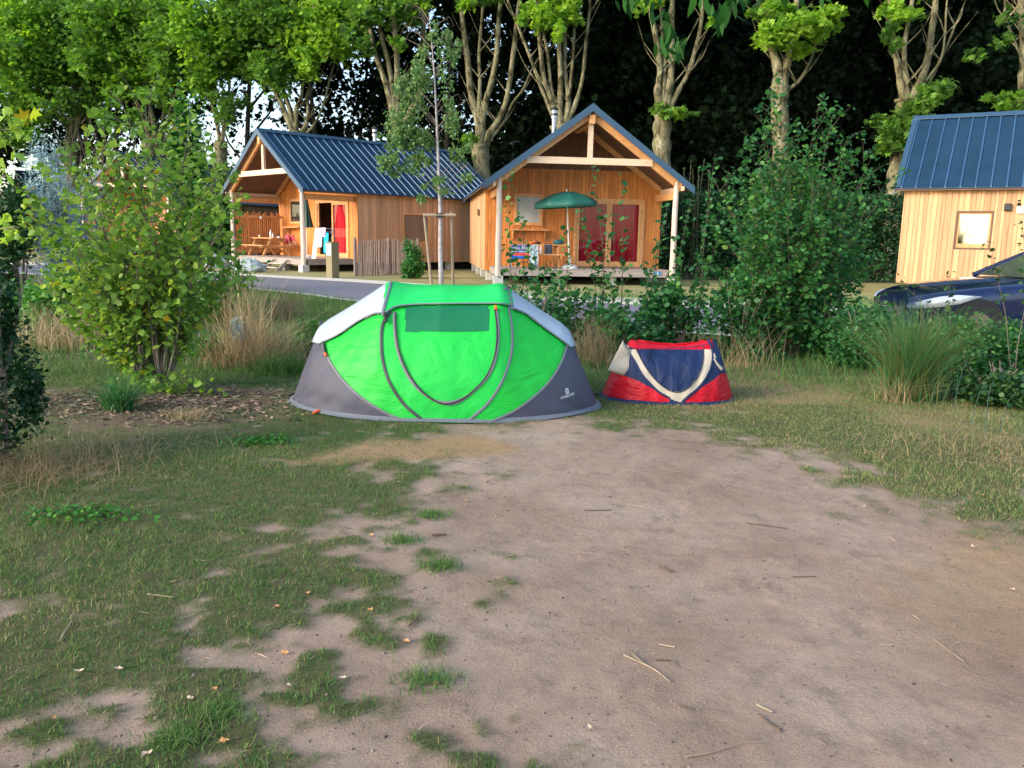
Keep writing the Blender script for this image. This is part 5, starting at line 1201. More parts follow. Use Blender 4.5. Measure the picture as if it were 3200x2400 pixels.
plane('plane tree rising right of the gable with a pale trunk and leafy collar', 39, [(2071, 640), (2071, 520), (2068, 430), (2072, 360)], (.37, .36, .42, .40), [([(2056, 289), (2063, 217), (2048, 108), (2034, 36), (2030, -30)], .16), ([(2092, 275), (2099, 181), (2099, 58), (2105, -30)], .18), ([(2077, 217), (2070, 108), (2063, 0)], .08), ([(2110, 300), (2150, 230), (2179, 130), (2193, 58), (2200, -20)], .12)],
      [(2030, 10, 50, 35, 330, .88), (2220, 70, 18, 14, 40, .9), (2075, 350, 40, 18, 110, .62), (2130, 350, 45, 22, 150, .68), (2050, 335, 20, 14, 40, .5)], 8)
plane('plane tree behind the big green shrub, bright star shaped leaves across its limbs', 37.5, [(2442, 600), (2440, 480), (2436, 320), (2438, 270)], (.36, .36, .36, .40), [([(2428, 203), (2410, 145), (2403, 72), (2400, -20)], .19), ([(2458, 203), (2475, 145), (2482, 72), (2490, -20)], .17), ([(2490, 260), (2526, 203), (2548, 145), (2560, 90)], .07)],
      [(2400, 90, 60, 50, 420, .92), (2480, 100, 100, 45, 900, .93), (2560, 80, 70, 60, 550, .93), (2420, 30, 90, 40, 400, .75), (2510, 150, 50, 25, 220, .93), (2600, 40, 60, 30, 250, .9)], 9)
plane('plane tree just left of the right cabin, leaning trunk above hedge leaves', 36, [(2795, 620), (2805, 520), (2832, 350), (2837, 312)], (.36, .36, .40, .48), [([(2818, 275), (2801, 181), (2786, 87), (2780, -20)], .15), ([(2832, 260), (2826, 145), (2851, 0)], .12), ([(2862, 285), (2895, 203), (2913, 87), (2924, 0)], .18), ([(2880, 270), (2938, 188), (2953, 108), (2960, 0)], .06), ([(2890, 280), (2935, 200), (2985, 80), (3010, 20)], .05)],
      [(2810, 40, 60, 45, 420, .9), (2780, 120, 40, 60, 160, .35), (2820, 390, 90, 70, 1100, .5), (2900, 300, 80, 60, 420, .42), (2770, 440, 60, 60, 400, .5)], 10)
plane('plane tree at the right edge above the blue roof', 34.8, [(3212, 420), (3210, 260)], (.36, .36), [([(3200, 200), (3170, 130), (3145, 60), (3140, 0)], .07), ([(3205, 150), (3195, 50), (3195, -20)], .2)],
      [(3150, 320, 70, 35, 420, .6), (3190, 300, 40, 25, 200, .62), (3150, 90, 50, 50, 140, .35), (3050, 170, 40, 20, 60, .35)], 11)
# ------------------------------------------------------------------ dark wood behind
def blocking_slope():  # added dark slope that blocks the sky behind the wood on the right
    xs = np.linspace(-90, 110, 50); ys = np.linspace(50, 120, 24); vs = []; q = MB()
    for b in ys:
        for a in xs:
            k = 1/(1+math.exp(-(a-2+(b-58)*.1)/4)); z_ = k*(1-math.exp(-max(0, b-56)/7))*24
            vs.append((a, b, .0+z_+.5*math.sin(a*.3+b*.2)*k-.05))
    n = len(xs); q.add(vs, [(j*n+i, j*n+i+1, (j+1)*n+i+1, (j+1)*n+i) for j in range(len(ys)-1) for i in range(n-1)])
    return tag(q.build('sky_blocking_slope', mat('dark_slope', (.018, .018, .01), .95, var=.3, noise=1.5), None, smooth=True), kind='structure')
blocking_slope()
fw = []
for k in range(190):   # masses of dark leaves, denser towards the right where no sky shows
    a = RNG.uniform(-44, 52); b = RNG.uniform(51, 66); 
    dens = 1/(1+math.exp(-(a+3)/4))
    zz = RNG.uniform(1, 27); n = int(520*(.22+.78*dens)); p, _ = clumps((a, b, zz), (4.2, 3.0, 3.6), n, 9, .42, .9); fw.append(p)
for k in range(150):
    a = RNG.uniform(-2, 50); b = RNG.uniform(49, 57); zz = RNG.uniform(0, 20); p, _ = clumps((a, b, zz), (3.6, 2.2, 3), 520, 8, .42, .9); fw.append(p)
for k in range(60):
    a = RNG.uniform(-9, 10); b = RNG.uniform(52, 58); zz = RNG.uniform(6, 24); p, _ = clumps((a, b, zz), (3.2, 2.2, 3), 420, 8, .42, .9); fw.append(p)
for k in range(90):
    a = RNG.uniform(-46, -12); b = RNG.uniform(54, 62); zz = RNG.uniform(0, 17); p, _ = clumps((a, b, zz), (3.6, 2.2, 2.6), 330, 8, .42, .9); fw.append(p)
fw = np.concatenate(fw); fw = fw[fw[:, 2] > 0]
# sky windows seen through the wood on the left
kx = np.array([PX(p) for p in fw[:, :]]) if len(fw) < 220000 else None
if kx is not None:
    hole = np.zeros(len(fw), bool)
    for (hx, hy, rx, ry) in ((385, 470, 60, 70), (545, 430, 30, 60), (350, 360, 60, 50), (640, 430, 80, 80), (560, 330, 40, 30), (745, 300, 90, 50), (860, 290, 90, 80), (1120, 190, 60, 70), (1350, 60, 60, 40), (1540, 100, 50, 60), (100, 540, 80, 60), (680, 560, 60, 30), (1920, 170, 12, 22), (1940, 250, 8, 14), (1950, 310, 6, 8), (820, 420, 80, 50), (1390, 200, 60, 60)):
        hole |= (((kx[:, 0]-hx)/rx)**2+((kx[:, 1]-hy)/ry)**2 < 1)
    drop = hole & (RNG.uniform(size=len(fw)) < .8); fw = fw[~drop]; print('forest', len(fw), kx is None)
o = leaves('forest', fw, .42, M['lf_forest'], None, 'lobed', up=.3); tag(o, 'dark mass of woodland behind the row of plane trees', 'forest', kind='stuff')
rf = random.Random(9)
def back_tree(i, px, Y, h, lean, label):
    b = G(px, 800); x_ = (px-1600)/FPX*Y; root = thing('background_tree', label, 'tree', (x_, Y, 0), 0, 'thin dark trees in the wood behind the planes'); q = MB()
    P = [(0, 0, -.2), (lean*.3, 0, h*.4), (lean, .3, h)]; q.tube(spline(P, 5), [.22*(1-.07*k) for k in range(11)], 7)
    q.build('trunk', M['bark_dark'], root, smooth=True)
    for k in range(6):
        z_ = h*(.3+.1*k); s = rf.choice((-1, 1)); q = MB(); q.tube([(lean*z_/h, 0, z_), (lean*z_/h+s*1.2, .2, z_+1.5), (lean*z_/h+s*1.8, .3, z_+3.2)], [.09, .06, .03], 5); q.build('branch', M['bark_dark'], root)
    p, _ = clumps((lean, 0, h*.8), (3, 2.5, h*.28), 1500, 14, .4, .9); leaves('crown', p, .36, M['lf_forest'], root, 'lobed')
for i, px in enumerate((300, 330, 370, 610, 770, 1010, 1100, 1380, 1420)): back_tree(i, px, 50+rf.uniform(0, 6), 15+rf.uniform(-2, 3), rf.uniform(-1.5, 1.5), 'thin dark trunk in the wood seen between the plane trees')
# ------------------------------------------------------------------ shrubs
def grow_shrub(name, label, cat, base, stems, tips, mleaf, mbark, lsize, nleaf_per, shape='oval', r0=.02, ntw=14, twl=.35, droop=.25, up=.5, group=None, tone=0.0, seed=1, yfl=1.0, start=.3):
    """stems: list of tip points (world); each stem gets twigs with leaves strung along them"""
    rr = random.Random(seed); base = Vector(base); root = thing(name, label, cat, base, 0, group); qs = MB(); qt = MB(); C = []; Dd = []; T = []
    for tip in tips:
        tip = Vector(tip)-base; b0 = Vector((rr.uniform(-.12, .12), rr.uniform(-.1, .1), -.02)); mid = b0.lerp(tip, .5)+Vector((tip.x*-.12+rr.uniform(-.06, .06), rr.uniform(-.08, .08), tip.z*.06))
        P = spline([b0, b0.lerp(mid, .5)+Vector((rr.uniform(-.02, .02), 0, 0)), mid, tip], 6); n = len(P); r = r0*rr.uniform(.7, 1.15)*min(1, .5+tip.length/4)
        qs.tube(P, [r*(1-.86*k/(n-1)) for k in range(n)], 6)
        L_ = tip.length
        for k in range(ntw):
            f = start+(1-start)*(k+.5)/ntw; i = min(n-2, int(f*(n-1))); p = P[i].lerp(P[i+1], f*(n-1)-i); d = (P[i+1]-P[i]).normalized()
            a = rr.uniform(0, 2*PI); o_ = Vector((math.cos(a), math.sin(a)*yfl, rr.uniform(.1, .9))).normalized(); tl = twl*rr.uniform(.5, 1.3)*(1.1-.55*f)*min(1.3, max(.4, L_/2)); e = p+(o_*.8+d*.5).normalized()*tl
            m_ = p.lerp(e, .5)+Vector((0, 0, .04)); qt.tube([p, m_, e], [r*.32, r*.2, r*.1], 4)
            ct_ = rr.uniform(-.12, .12)
            for j in range(nleaf_per):
                g_ = (j+.7)/nleaf_per; c = (p.lerp(m_, g_*2) if g_ < .5 else m_.lerp(e, g_*2-1))+Vector((rr.gauss(0, 1), rr.gauss(0, 1), rr.gauss(0, 1)-.3))*lsize*.55
                C.append(c); s_ = rr.choice((-1, 1)); dd = (e-p).normalized()*.5+Vector((rr.uniform(-1, 1), rr.uniform(-1, 1), -droop)); Dd.append(dd); T.append(ct_+tone)
    qs.add(qt.v, qt.f); qs.build('branches', mbark, root, smooth=True)
    T = np.array(T)+RNG.beta(2, 2, len(T)); leaves('foliage', C, lsize, mleaf, root, shape, up=up, tint=T, D=Dd)
    return root
rs_ = random.Random(21)
def tipset(cx, y0, y1, half0, half1, n, Y, dy=.7):
    """tips spread over a crown surveyed at depth Y: image rows y0 (top) .. y1, half widths in px"""
    out = []
    for k in range(n):
        f = rs_.random()**.8; yy = y0+(y1-y0)*f; h_ = half0+(half1-half0)*f; xx = cx+rs_.uniform(-1, 1)*h_; out.append(AT(xx, yy, Y+rs_.uniform(-dy, dy)))
    return out
b = G(480, 1222)
tips = [AT(a, b_, b.y+d) for a, b_, d in ((130, 640, -.2), (180, 470, .1), (250, 430, -.3), (320, 390, .2), (400, 350, -.2), (455, 300, .1), (520, 380, -.3), (590, 400, .3), (650, 430, -.1), (700, 480, .2), (740, 560, -.2), (770, 700, 0), (745, 800, .3), (90, 760, .1), (120, 880, -.3), (190, 980, -.1), (250, 560, .6), (560, 520, .6), (400, 500, .5), (330, 640, -.6), (480, 560, -.6), (620, 620, -.5), (230, 760, -.6), (150, 560, .5), (300, 480, -.5), (660, 740, .4), (330, 800, .5), (560, 780, .5), (110, 700, -.4), (160, 860, .3), (240, 920, -.5), (90, 620, .2), (730, 640, -.5), (760, 880, .1), (440, 700, -.7), (680, 560, .4))]
grow_shrub('hazel_shrub', 'large many stemmed yellow green shrub filling the left of the view', 'shrub', (b.x, b.y, 0), 0, tips, M['lf_left'], M['bark_grey'], .064, 12, r0=.016, ntw=20, twl=.46, seed=3, start=.30)
b2 = G(520, 1215); 
grow_shrub('low_hazel_shoots', 'low leafy shoots at the foot of the left shrub', 'shrub', (b2.x-.05, b2.y-.25, 0), 0, [AT(a, c, b2.y-.3) for a, c in ((400, 1150), (440, 1180), (480, 1170), (560, 1170), (620, 1180), (660, 1200), (700, 1215), (350, 1190))], M['lf_left'], M['bark_grey'], .07, 5, r0=.008, ntw=6, twl=.16, seed=5)
# layer behind the left shrub
def mound(name, label, cat, px, py_base, py_top, half, Y, n, mleaf, ls, shape='oval', tone=0.0, m=14, dy=.8, group=None, k=.35, droop=0.0):
    g0 = AT(px, 900, Y); g0.z = 0; top_ = AT(px, py_top, Y).z; hw_ = half*Y/FPX; root = thing(name, label, cat, (g0.x, Y, 0), 0, group)
    p, idx = clumps((0, 0, top_*.44), (hw_, dy, top_*.54), n, m, k, .9); ok = p[:, 2] > .02; p, idx = p[ok], idx[ok]
    q = MB()
    for i in range(9):
        a = random.uniform(-1, 1)*hw_*.7; e = (a, random.uniform(-.5, .5)*dy, top_*random.uniform(.6, .95)); q.tube([(a*.2, 0, -.02), (a*.5, 0, e[2]*.5), e], [.018, .012, .004], 5)
    q.build('stems', M['bark_grey'], root)
    tt = tone+RNG.beta(2, 2, len(p))+RNG.uniform(-.15, .15, idx.max()+1)[idx]; leaves('foliage', p, ls, mleaf, root, shape, up=.5, tint=tt, droop=droop)
    return root
mound('low_green_plants', 'low fresh green plants between the left shrub and the dry grass', 'plants', 620, 1150, 1040, 90, 9.8, 2600, M['lf_mid'], .04, tone=.1, dy=.3)
mound('low_green_plants', 'low fresh green plants at the back left corner of the green tent', 'plants', 985, 1100, 985, 80, 10.2, 2600, M['lf_mid'], .04, tone=.1, dy=.3)
mound('green_shrub', 'soft bright green bush behind the left shrub, above the short grass', 'shrub', 230, 1080, 800, 170, 11.5, 5200, M['lf_mid'], .06, tone=.05)
mound('green_shrub', 'green bush low behind the left shrub beside the road', 'shrub', 640, 1000, 800, 130, 13.5, 4600, M['lf_mid'], .07, tone=.0)
mound('green_shrub', 'light green bush seen between the stems of the left shrub', 'shrub', 500, 950, 720, 110, 15.5, 3600, M['lf_mid'], .08, tone=.25)
mound('leafy_shrub', 'dark bush at the left edge in the background', 'shrub', 60, 900, 560, 110, 18, 4200, M['lf_dark'], .09, tone=.2, dy=1.2)
mound('silver_shrub', 'pale silver blue shrub rising behind the left shrub', 'shrub', 190, 900, 385, 85, 19, 9000, M['lf_silver'], .10, 'lance', m=40, dy=.8, k=.22)
mound('silver_shrub', 'grey leaved bush under the silver blue shrub', 'shrub', 270, 900, 560, 100, 20, 5200, M['lf_silver'], .10, 'lance', tone=-.3)
mound('ivy_tree', 'ivy covered small tree left of the left cabin roof', 'tree', 610, 900, 240, 62, 41, 6500, M['lf_mid'], .2, 'lobed', tone=-.08, m=22, dy=1.2)
mound('round_tree', 'rounded green tree beside the left cabin gable', 'tree', 690, 900, 480, 75, 43, 3200, M['lf_mid'], .2, 'lobed', tone=-.3, m=12, dy=1.5)
mound('grey_lavender', 'small grey green bush between the dry grasses and the left shrub', 'shrub', 735, 1150, 985, 48, 9.3, 2600, M['lf_silver'], .028, 'lance', tone=-.35, m=10, dy=.25)
# left edge: dark shrub in the foreground and an overhanging bough
mound('dark_shrub', 'dark glossy shrub cropped by the left edge in the foreground', 'shrub', -40, 1500, 720, 110, 5.0, 5200, M['lf_dark'], .035, 'oval', tone=-.1, m=22, dy=.4, k=.3)
def edge_bough():
    root = thing('maple_tree', 'tree just outside the left edge with a few yellow green leaves reaching in', 'tree', (-4.6, 6.4, 0)); q = MB(); q.tube([(0, 0, 0), (.05, 0, 1.5), (0, .1, 3.2), (.1, .1, 4.6)], [.09, .07, .05, .02], 8); q.build('trunk', M['bark_grey'], root, smooth=True)
    C = []
    for (px, py) in ((10, 370), (40, 400), (80, 355), (60, 430), (20, 440), (70, 385), (0, 420), (30, 460), (5, 540), (18, 560), (-30, 400), (-60, 470), (-40, 560), (40, 720), (70, 700), (20, 740), (90, 690), (5, 700)):
        e = AT(px, py, 6.2)-root.location; 
        for k in range(3): C.append((e.x+random.gauss(0, .03), e.y+random.gauss(0, .05), e.z+random.gauss(0, .03)))
    for (px, py) in ((60, 400), (20, 550), (60, 710)):
        e = AT(px, py, 6.2)-root.location; q = MB(); q.tube([(0, 0, e.z-.35), (e.x*.5, e.y*.5, e.z-.05), e], [.02, .012, .004], 5); q.build('branch', M['bark_grey'], root)
    p, _ = clumps((-.6, 0, 3.4), (.9, .9, 1.6), 1500, 12, .35, .9); C = np.concatenate([np.array(C), p]); leaves('foliage', C, .10, M['lf_left'], root, 'lobed', tint=.75+RNG.normal(size=len(C))*.15, droop=.3)
edge_bough()
# right: big shrub, saplings in front of the gable cabin, undergrowth, hedge
b = G(2470, 1120)
tips = [AT(a, c, b.y+d) for a, c, d in ((2420, 330, 0), (2440, 300, .1), (2560, 330, .3), (2380, 420, 0), (2650, 430, .2), (2330, 500, .1), (2720, 500, .1), (2500, 400, .3), (2600, 360, .2), (2350, 480, -.2), (2440, 520, .5), (2540, 560, -.3), (2640, 500, .3), (2700, 560, 0), (2740, 640, -.2), (2310, 560, .2), (2270, 640, 0), (2220, 700, -.2), (2200, 820, .3), (2360, 700, -.5), (2460, 680, -.5), (2580, 700, -.5), (2680, 760, .3), (2740, 820, 0), (2300, 880, .1), (2660, 900, .2), (2560, 880, -.5), (2400, 860, -.6), (2620, 620, .5), (2480, 780, .6), (2780, 560, .4), (2390, 400, .3), (2250, 960, 0), (2700, 980, 0), (2230, 560, .4), (2320, 760, .5))]
grow_shrub('alder_shrub', 'big dense green shrub between the gable cabin and the right cabin', 'shrub', (b.x, b.y, 0), 0, tips, M['lf_right'], M['bark_brown'], .066, 14, r0=.016, ntw=24, twl=.48, seed=9, start=.2)
mound('hazel_thicket', 'dense thicket of leaves filling the middle of the big right shrub', 'shrub', 2480, 1000, 470, 205, 11.4, 11000, M['lf_right'], .06, m=60, dy=.9, tone=.2, k=.22)
SAP = [((1612, 1075), (1590, 545), 'sapling left of the gable cabin post, thin and leaning left'), ((1720, 1090), (1640, 760), 'short leafy sapling in front of the towels'), ((1800, 1090), (1770, 720), 'thin sapling in front of the green parasol'), ((1880, 1080), (1850, 520), 'tall sapling in front of the gable cabin doors, tips above the door head'), ((1930, 1095), (1940, 560), 'slim tall sapling over the middle of the red curtains'), ((2010, 1085), (2085, 640), 'sapling arching right beside the gable cabin doors'), ((2080, 1100), (2160, 620), 'sapling beside the right porch post with a long bare stem'), ((2160, 1080), (2235, 480), 'sapling with large leaves at its tip right of the gable cabin'), ((1680, 1100), (1560, 860), 'low sapling leaning towards the green tent'), ((2120, 1095), (2010, 830), 'short bushy sapling below the right curtain')]
for i, (bp_, tp_, lb) in enumerate(SAP):
    b = G(*bp_); e = AT(*tp_, b.y+.1)
    grow_shrub('alder_sapling', lb, 'sapling', (b.x, b.y, 0), 0, [e, e+Vector((random.uniform(-.25, .25), .1, -.5)), e+Vector((random.uniform(-.3, .3), -.1, -.95))], M['lf_right'], M['bark_brown'], .075, 4, r0=.011, ntw=16, twl=.13, seed=30+i, start=.25, group='alder saplings in front of the gable cabin', tone=-.02)
for px, top_, half, Y, n, lb in ((1680, 860, 120, 10.4, 3000, 'low leafy undergrowth just right of the green tent top'), (1880, 900, 130, 10.2, 2600, 'low leafy undergrowth behind the small tent'), (2110, 880, 140, 10.6, 3400, 'undergrowth right of the small tent below the porch post'), (2330, 860, 130, 10.2, 3200, 'undergrowth at the left foot of the big right shrub'), (2620, 900, 130, 10.4, 3000, 'undergrowth at the right foot of the big right shrub')):
    mound('undergrowth', lb, 'undergrowth', px, 1100, top_, half, Y, int(n*.55), M['lf_right'], .07, m=16, dy=.6, tone=-.1)
# hedge behind, right of the gable cabin
a, c = AT(2090, 800, 33), AT(2860, 800, 31); root = thing('clipped_hedge', 'tall dark hedge behind the big shrub between the two right cabins', 'hedge', ((a.x+c.x)/2, 32, 0)); Lh = (c.x-a.x)/2+1
q = MB(); 
for k in range(14): x_ = -Lh+k*Lh/6.5; q.tube([(x_, 0, -.02), (x_, 0, 2.0)], .04, 5)
q.build('stems', M['bark_dark'], root)
n = 26000; C = np.stack([RNG.uniform(-Lh, Lh, n), RNG.uniform(-.8, .8, n), RNG.uniform(.02, 1, n)**.9*3.3], 1); leaves('foliage', C, .12, M['lf_hedge'], root, 'oval', up=.2)
for px, top_, lb in ((2130, 490, 'tall grey green flower spikes left of the hedge'), (2190, 520, 'tall pale flower spikes right of the gable roof corner')):
    b = AT(px, 800, 31.4); root = thing('spiky_plant', lb, 'plant', (b.x, 31.4, 0)); h_ = AT(px, top_, 31.4).z; C = []
    q = MB()
    for k in range(5):
        x_ = random.uniform(-.8, .8); hh_ = h_*random.uniform(.8, 1); q.tube([(x_*.5, 0, 0), (x_, 0, hh_)], .006, 4)
        for j in range(45): f = random.uniform(.6, 1); C.append((x_*(.5+.5*f)+random.gauss(0, .05*(1.15-f)*3), random.gauss(0, .06), hh_*f))
    q.build('stems', M['bark_grey'], root); leaves('foliage', C, .07, M['lf_mid'], root, 'lance', tint=np.full(len(C), .25))
# small bush by the paling fence
mound('round_bush', 'rounded green bush in front of the paling fence', 'shrub', 1283, 845, 728, 46, 28.6, 3400, M['lf_right'], .09, m=14, dy=.6, tone=.1)
# ------------------------------------------------------------------ birch
b = b0; root = thing('young_birch', 'slender young birch with whitewashed trunk tied between two stakes', 'tree', b)
path = [(1379, 888), (1376, 780), (1376, 672), (1372, 560), (1367, 440), (1363, 340), (1356, 220), (1348, 120), (1340, 40)]
P = [AT(a_, c_, b.y)-b for a_, c_ in path]; P[0].z = -.03; q = MB(); q.tube(spline(P, 3), np.interp(np.linspace(0, 1, 25), [0, .2, .4, .7, 1], [.078, .062, .046, .026, .008]), 9); q.build('trunk', M['birch'], root, smooth=True)
rb = random.Random(6)
for k in range(34):
    f = rb.uniform(.30, .97); i = int(f*8); p = P[i].lerp(P[min(8, i+1)], f*8-i); s_ = -1 if rb.random() < .6 else 1; a = rb.uniform(-.9, .9); l = rb.uniform(.5, 1.5)*(1.15-f*.6)
    e = p+Vector((s_*l*math.cos(a), l*math.sin(a), l*.75)); q = MB(); q.tube([p, p.lerp(e, .5)+Vector((0, 0, .1)), e, e+Vector((s_*.12, 0, -.25))], [.014, .009, .006, .003], 4); q.build('branch', M['bark_grey'], root)
C = []
for (px, py, rx, ry, n) in ((1265, 330, 60, 110, 1500), (1225, 430, 50, 60, 700), (1310, 230, 40, 110, 600), (1405, 190, 40, 90, 480), (1400, 330, 40, 120, 420), (1300, 420, 60, 50, 800), (1260, 520, 80, 50, 620), (1350, 590, 70, 40, 380), (1200, 495, 50, 20, 180), (1430, 480, 50, 40, 260), (1370, 120, 40, 50, 160), (1340, 500, 50, 40, 260), (1440, 560, 40, 30, 130), (1470, 470, 30, 40, 110)):
    c_ = AT(px, py, b.y)-b; p, _ = clumps(c_, (rx*b.y/FPX, .5, ry*b.y/FPX), n, max(6, n//45), .26, .95); C.append(p)
leaves('crown', np.concatenate(C), .085, M['lf_birch'], root, 'oval', droop=.9)
# ------------------------------------------------------------------ tall grasses
def tuft(name, label, px, py, n, h, spread, m_, w_=.008, lean=.8, tint=None, seg=4, group=None, curl=.6, cat='grass clump'):
    p = G(px, py); root = thing(name, label, cat, (p.x, p.y, float(gh(p.x, p.y))), 0, group); P = np.stack([RNG.normal(size=n)*spread, RNG.normal(size=n)*spread*.7, np.zeros(n)], 1)
    blades('grass_blades', P, h*RNG.uniform(.55, 1.1, n), w_, m_, lean, tint if tint is None else np.clip(tint+RNG.normal(size=n)*.15, 0, 1), root, seg, curl); return root
tuft('dry_grass_clump', 'large clump of dry golden grass behind the left end of the green tent', 800, 1135, 330, .8, .13, M['straw'], .007, 1.0)
tuft('dry_grass_clump', 'dry golden grass leaning over right behind the first dry clump', 900, 1130, 200, .6, .16, M['straw'], .007, 1.3, curl=.9)
tuft('dry_grass_clump', 'upright pale dry stalks right of the left shrub', 760, 1120, 220, 1.15, .12, M['straw'], .008, .45)
tuft('dry_grass_clump', 'brown dry grass at the foot of the left shrub by the tent', 720, 1150, 260, .5, .2, M['straw'], .007, 1.2, tint=.1)
tuft('dry_grass_clump', 'yellow dry grass seen under the left side of the left shrub', 200, 1090, 420, .6, .35, M['straw'], .010, .8)
tuft('dry_grass_clump', 'dry stalks between the green tent and the small tent', 1850, 1140, 300, .62, .16, M['straw'], .006, .9, tint=.25)
tuft('dry_grass_clump', 'thin dry stalks right behind the small tent', 2330, 1150, 90, .6, .2, M['straw'], .006, .8, tint=.4)
tuft('brown_weed', 'brown seeding weed clump beside the road behind the tent', 880, 1000, 200, .6, .2, M['straw'], .012, .6, tint=.08)
tuft('green_grass_clump', 'fresh green clump beside the left end of the green tent', 880, 1170, 300, .28, .14, M['grass'], .012, 1.0, tint=.45)
tuft('sedge_clump', 'dark green sedge tuft in front of the left shrub', 372, 1285, 380, .34, .06, M['reed'], .009, 1.1, tint=.62, curl=.8)
pg = tuft('tall_reed_grass', 'tall green ornamental grass with brown base in front of the car', 2840, 1250, 1500, .92, .10, M['reed'], .007, .72, curl=.45)
tuft('dry_grass_clump', 'pale dry blades at the foot of the tall green ornamental grass', 2810, 1255, 160, .32, .09, M['straw'], .008, 1.2, tint=.35)
for i, (a, c, e, f, lb) in enumerate((((2985, 1250), (3020, 1130), (3080, 1110), (3110, 1112), 'long pale arching blade, highest of the blades at lower right'), ((3080, 1340), (3095, 1210), (3140, 1160), (3150, 1155), 'broad pale upright blade at lower right'), ((3040, 1300), (3070, 1210), (3110, 1185), (3125, 1182), 'thin pale arching blade left of the broad one'), ((3130, 1330), (3145, 1270), (3165, 1235), (3172, 1230), 'short pale blade nearest the right edge'))):
    g0 = G(a[0], a[1]+30); Y = g0.y; P = [AT(x_, y_, Y) for x_, y_ in (a, c, e, f)]; P = [g0]+P; sp = spline(P, 6); q = MB(); vs = []
    for k, p in enumerate(sp): w_ = .011*(1-.8*k/len(sp)); vs += [p+Vector((w_, w_, 0)), p-Vector((w_, w_, 0))]
    q.add([v-g0 for v in vs], [(2*k, 2*k+1, 2*k+3, 2*k+2) for k in range(len(sp)-1)]); o = q.build('arching_blade', mat('pale_blade', (.2, .3, .2), .6) if i == 0 else bpy.data.materials['pale_blade'], None, smooth=True); o.location = g0; tag(o, lb, 'grass blade')
mound('leafy_plant', 'dense green leafy plant mass under the car at the right edge', 'shrub', 3060, 1150, 975, 180, 9.0, 8000, M['lf_right'], .045, m=34, dy=.5, tone=.0)
mound('leafy_plant', 'lower dark leafy plants at the right edge in front', 'shrub', 3140, 1250, 1120, 110, 7.6, 4200, M['lf_dark'], .045, m=18, dy=.4, tone=.25)
mound('brown_undergrowth', 'dark brown green undergrowth between the big shrub and the ornamental grass', 'undergrowth', 2720, 1150, 955, 130, 9.7, 5600, M['lf_right'], .045, m=20, dy=.4, tone=-.1)
for px0, py0, px1, py1, lb in ((3080, 1000, 2770, 850, 'sprig of dark leaves in front of the right cabin wall'), (3160, 980, 3080, 740, 'sprig of leaves before the right cabin window side'), (3000, 990, 2960, 850, 'thin short sprig above the car bonnet'), (3200, 960, 3190, 640, 'leafy twig at the right edge by the cabin window')):
    g0 = G(px0, 1240); Y = g0.y; e = AT(px1, py1, Y); grow_shrub('leafy_sprig', lb, 'sprig', (g0.x, Y, 0), 0, [e], M['lf_dark'], M['bark_grey'], .045, 3, r0=.007, ntw=16, twl=.06, seed=int(px1), start=.55, tone=.2)
tuft('straggly_grass', 'rank brownish grass in the shade at the left edge', 40, 1500, 600, .24, .30, M['straw'], .004, 1.8, tint=.05, curl=.9)
tuft('straggly_grass', 'straggling long grass left of the shrub bed', 330, 1420, 420, .2, .35, M['straw'], .004, 2.2, tint=.3, curl=1.0)
tuft('straggly_grass', 'pale tangled grass below the ornamental grass', 3000, 1420, 450, .16, .45, M['straw'], .004, 2.0, tint=.3, curl=1.0)
tuft('straggly_grass', 'small straw coloured tuft before the shrub bed', 590, 1305, 260, .12, .1, M['straw'], .004, 1.6, tint=.5, curl=.9)
for px, py, s, lb in ((250, 1630, .14, 'low clover patch in the grass at the left'), (820, 1390, .12, 'dark green clover patch left of the straw patch')):
    p = G(px, py); root = thing('clover_patch', lb, 'plant', (p.x, p.y, float(gh(p.x, p.y)))); n = 260; C = np.stack([RNG.normal(size=n)*s, RNG.normal(size=n)*s*.6, RNG.uniform(.01, .05, n)], 1); leaves('foliage', C, .028, M['lf_mid'], root, 'oval', up=1.5)
for px, py, lb in ((1255, 1690, 'small green tuft left of the bare earth'), (1375, 1775, 'round tuft of grass on the left edge of the earth'), (690, 2235, 'dark tuft low in the left grass'), (545, 2320, 'dense grass tuft near the bottom left'), (1350, 1610, 'dry little tuft beside the bare earth'), (1340, 2120, 'flat tuft on the earth left of the twigs')):
    tuft('grass_tuft', lb, px, py, 260, .045, .05, M['grass'], .004, 1.3, tint=.5, seg=2, group=None)
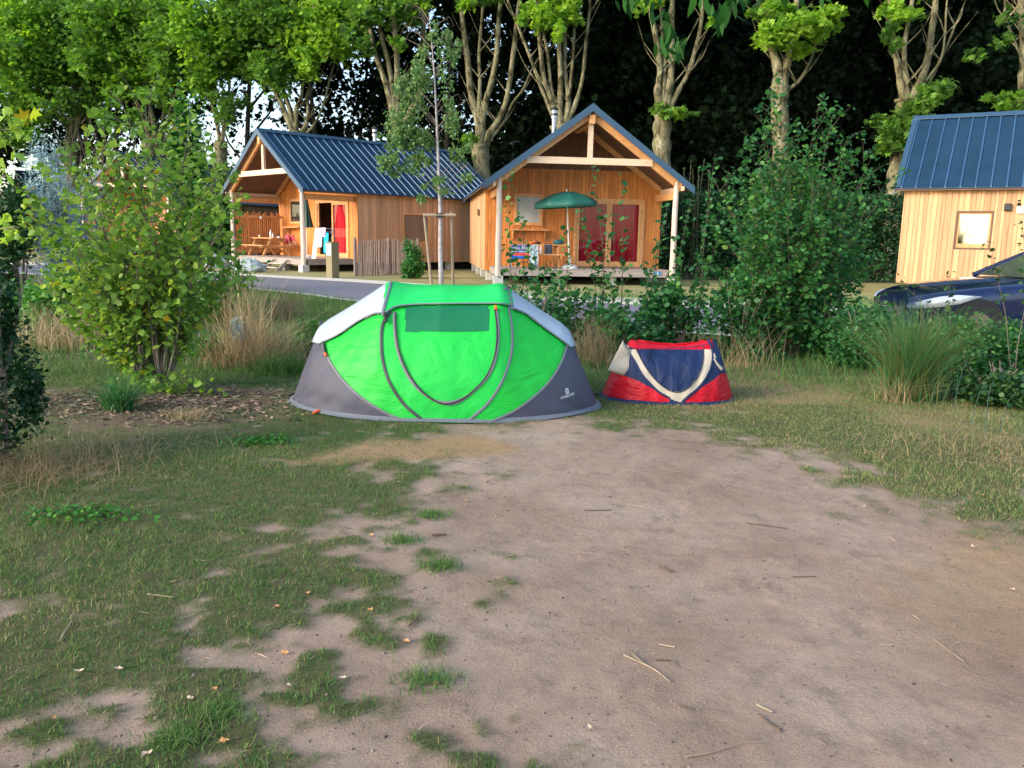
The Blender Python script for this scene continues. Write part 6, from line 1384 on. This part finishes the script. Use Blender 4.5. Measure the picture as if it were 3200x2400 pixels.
# ------------------------------------------------------------------ tree overhead, behind the camera, with hanging leaf sprays
root = thing('walnut_tree', 'tree standing behind the viewpoint, its long dark leaves hanging into the top of the view', 'tree', (3.6, -2.4, 0)); q = MB(); q.tube([(0, 0, 0), (0, 0, 1.6), (-.3, .3, 3.2), (-.5, .6, 5.5)], [.2, .17, .14, .08], 10); q.build('trunk', M['bark_grey'], root, smooth=True)
Y = 4.3; C = []; Dv = []
for (px, py, n) in ((1960, -5, 7), (2030, 5, 6), (2060, 60, 4), (2095, 120, 9), (2120, 150, 9), (2085, 165, 5), (2170, 30, 6), (2240, 70, 6), (2280, 10, 9), (2320, 30, 5), (2330, -10, 8), (1850, -25, 6), (2420, -10, 6), (2560, -20, 6), (2200, -20, 10), (1980, -60, 14), (2300, -70, 16), (2500, -60, 14), (2150, -60, 14), (2700, -60, 12)):
    c_ = AT(px, py, Y+random.uniform(-.4, .4))-root.location
    for k in range(n): C.append((c_.x+random.gauss(0, .035), c_.y+random.gauss(0, .06), c_.z+random.gauss(0, .04)))
leaves('hanging_leaves', C, .10, M['lf_over'], root, 'lance', droop=1.6)
for (px, py) in ((1950, -80), (2150, -60), (2420, -80), (2650, -60)):
    e = AT(px, py, Y)-root.location; q = MB(); q.tube(spline([(-.3, .4, 3.6), (e.x*.5, e.y*.5, e.z+.9), (e.x, e.y, e.z+.05)], 5), [.05-.004*k for k in range(11)], 6); q.build('branch', M['bark_grey'], root, smooth=True)
p, _ = clumps((-.6, -.5, 6.0), (2.6, 2.4, 1.8), 3200, 26, .35, .9); leaves('crown', p, .17, M['lf_over'], root, 'lance', up=.5)
# bulk of high leaves for the reflection and shade behind the viewpoint

p, _ = clumps((-.2, -6.5, 1.9), (1.1, .6, 1.5), 4200, 14, .3, .9); root = thing('young_tree', 'leafy young tree behind the viewpoint, seen only as a reflection in the right cabin window', 'tree', (-.2, -6.5, 0)); MB().tube([(0, 0, 0), (.1, 0, 1.2), (0, 0, 3.0)], [.05, .04, .015], 6).build('trunk', M['bark_grey'], root); leaves('crown', p-np.array((-.2, -6.5, 0)), .11, M['lf_dark'], root, 'oval')
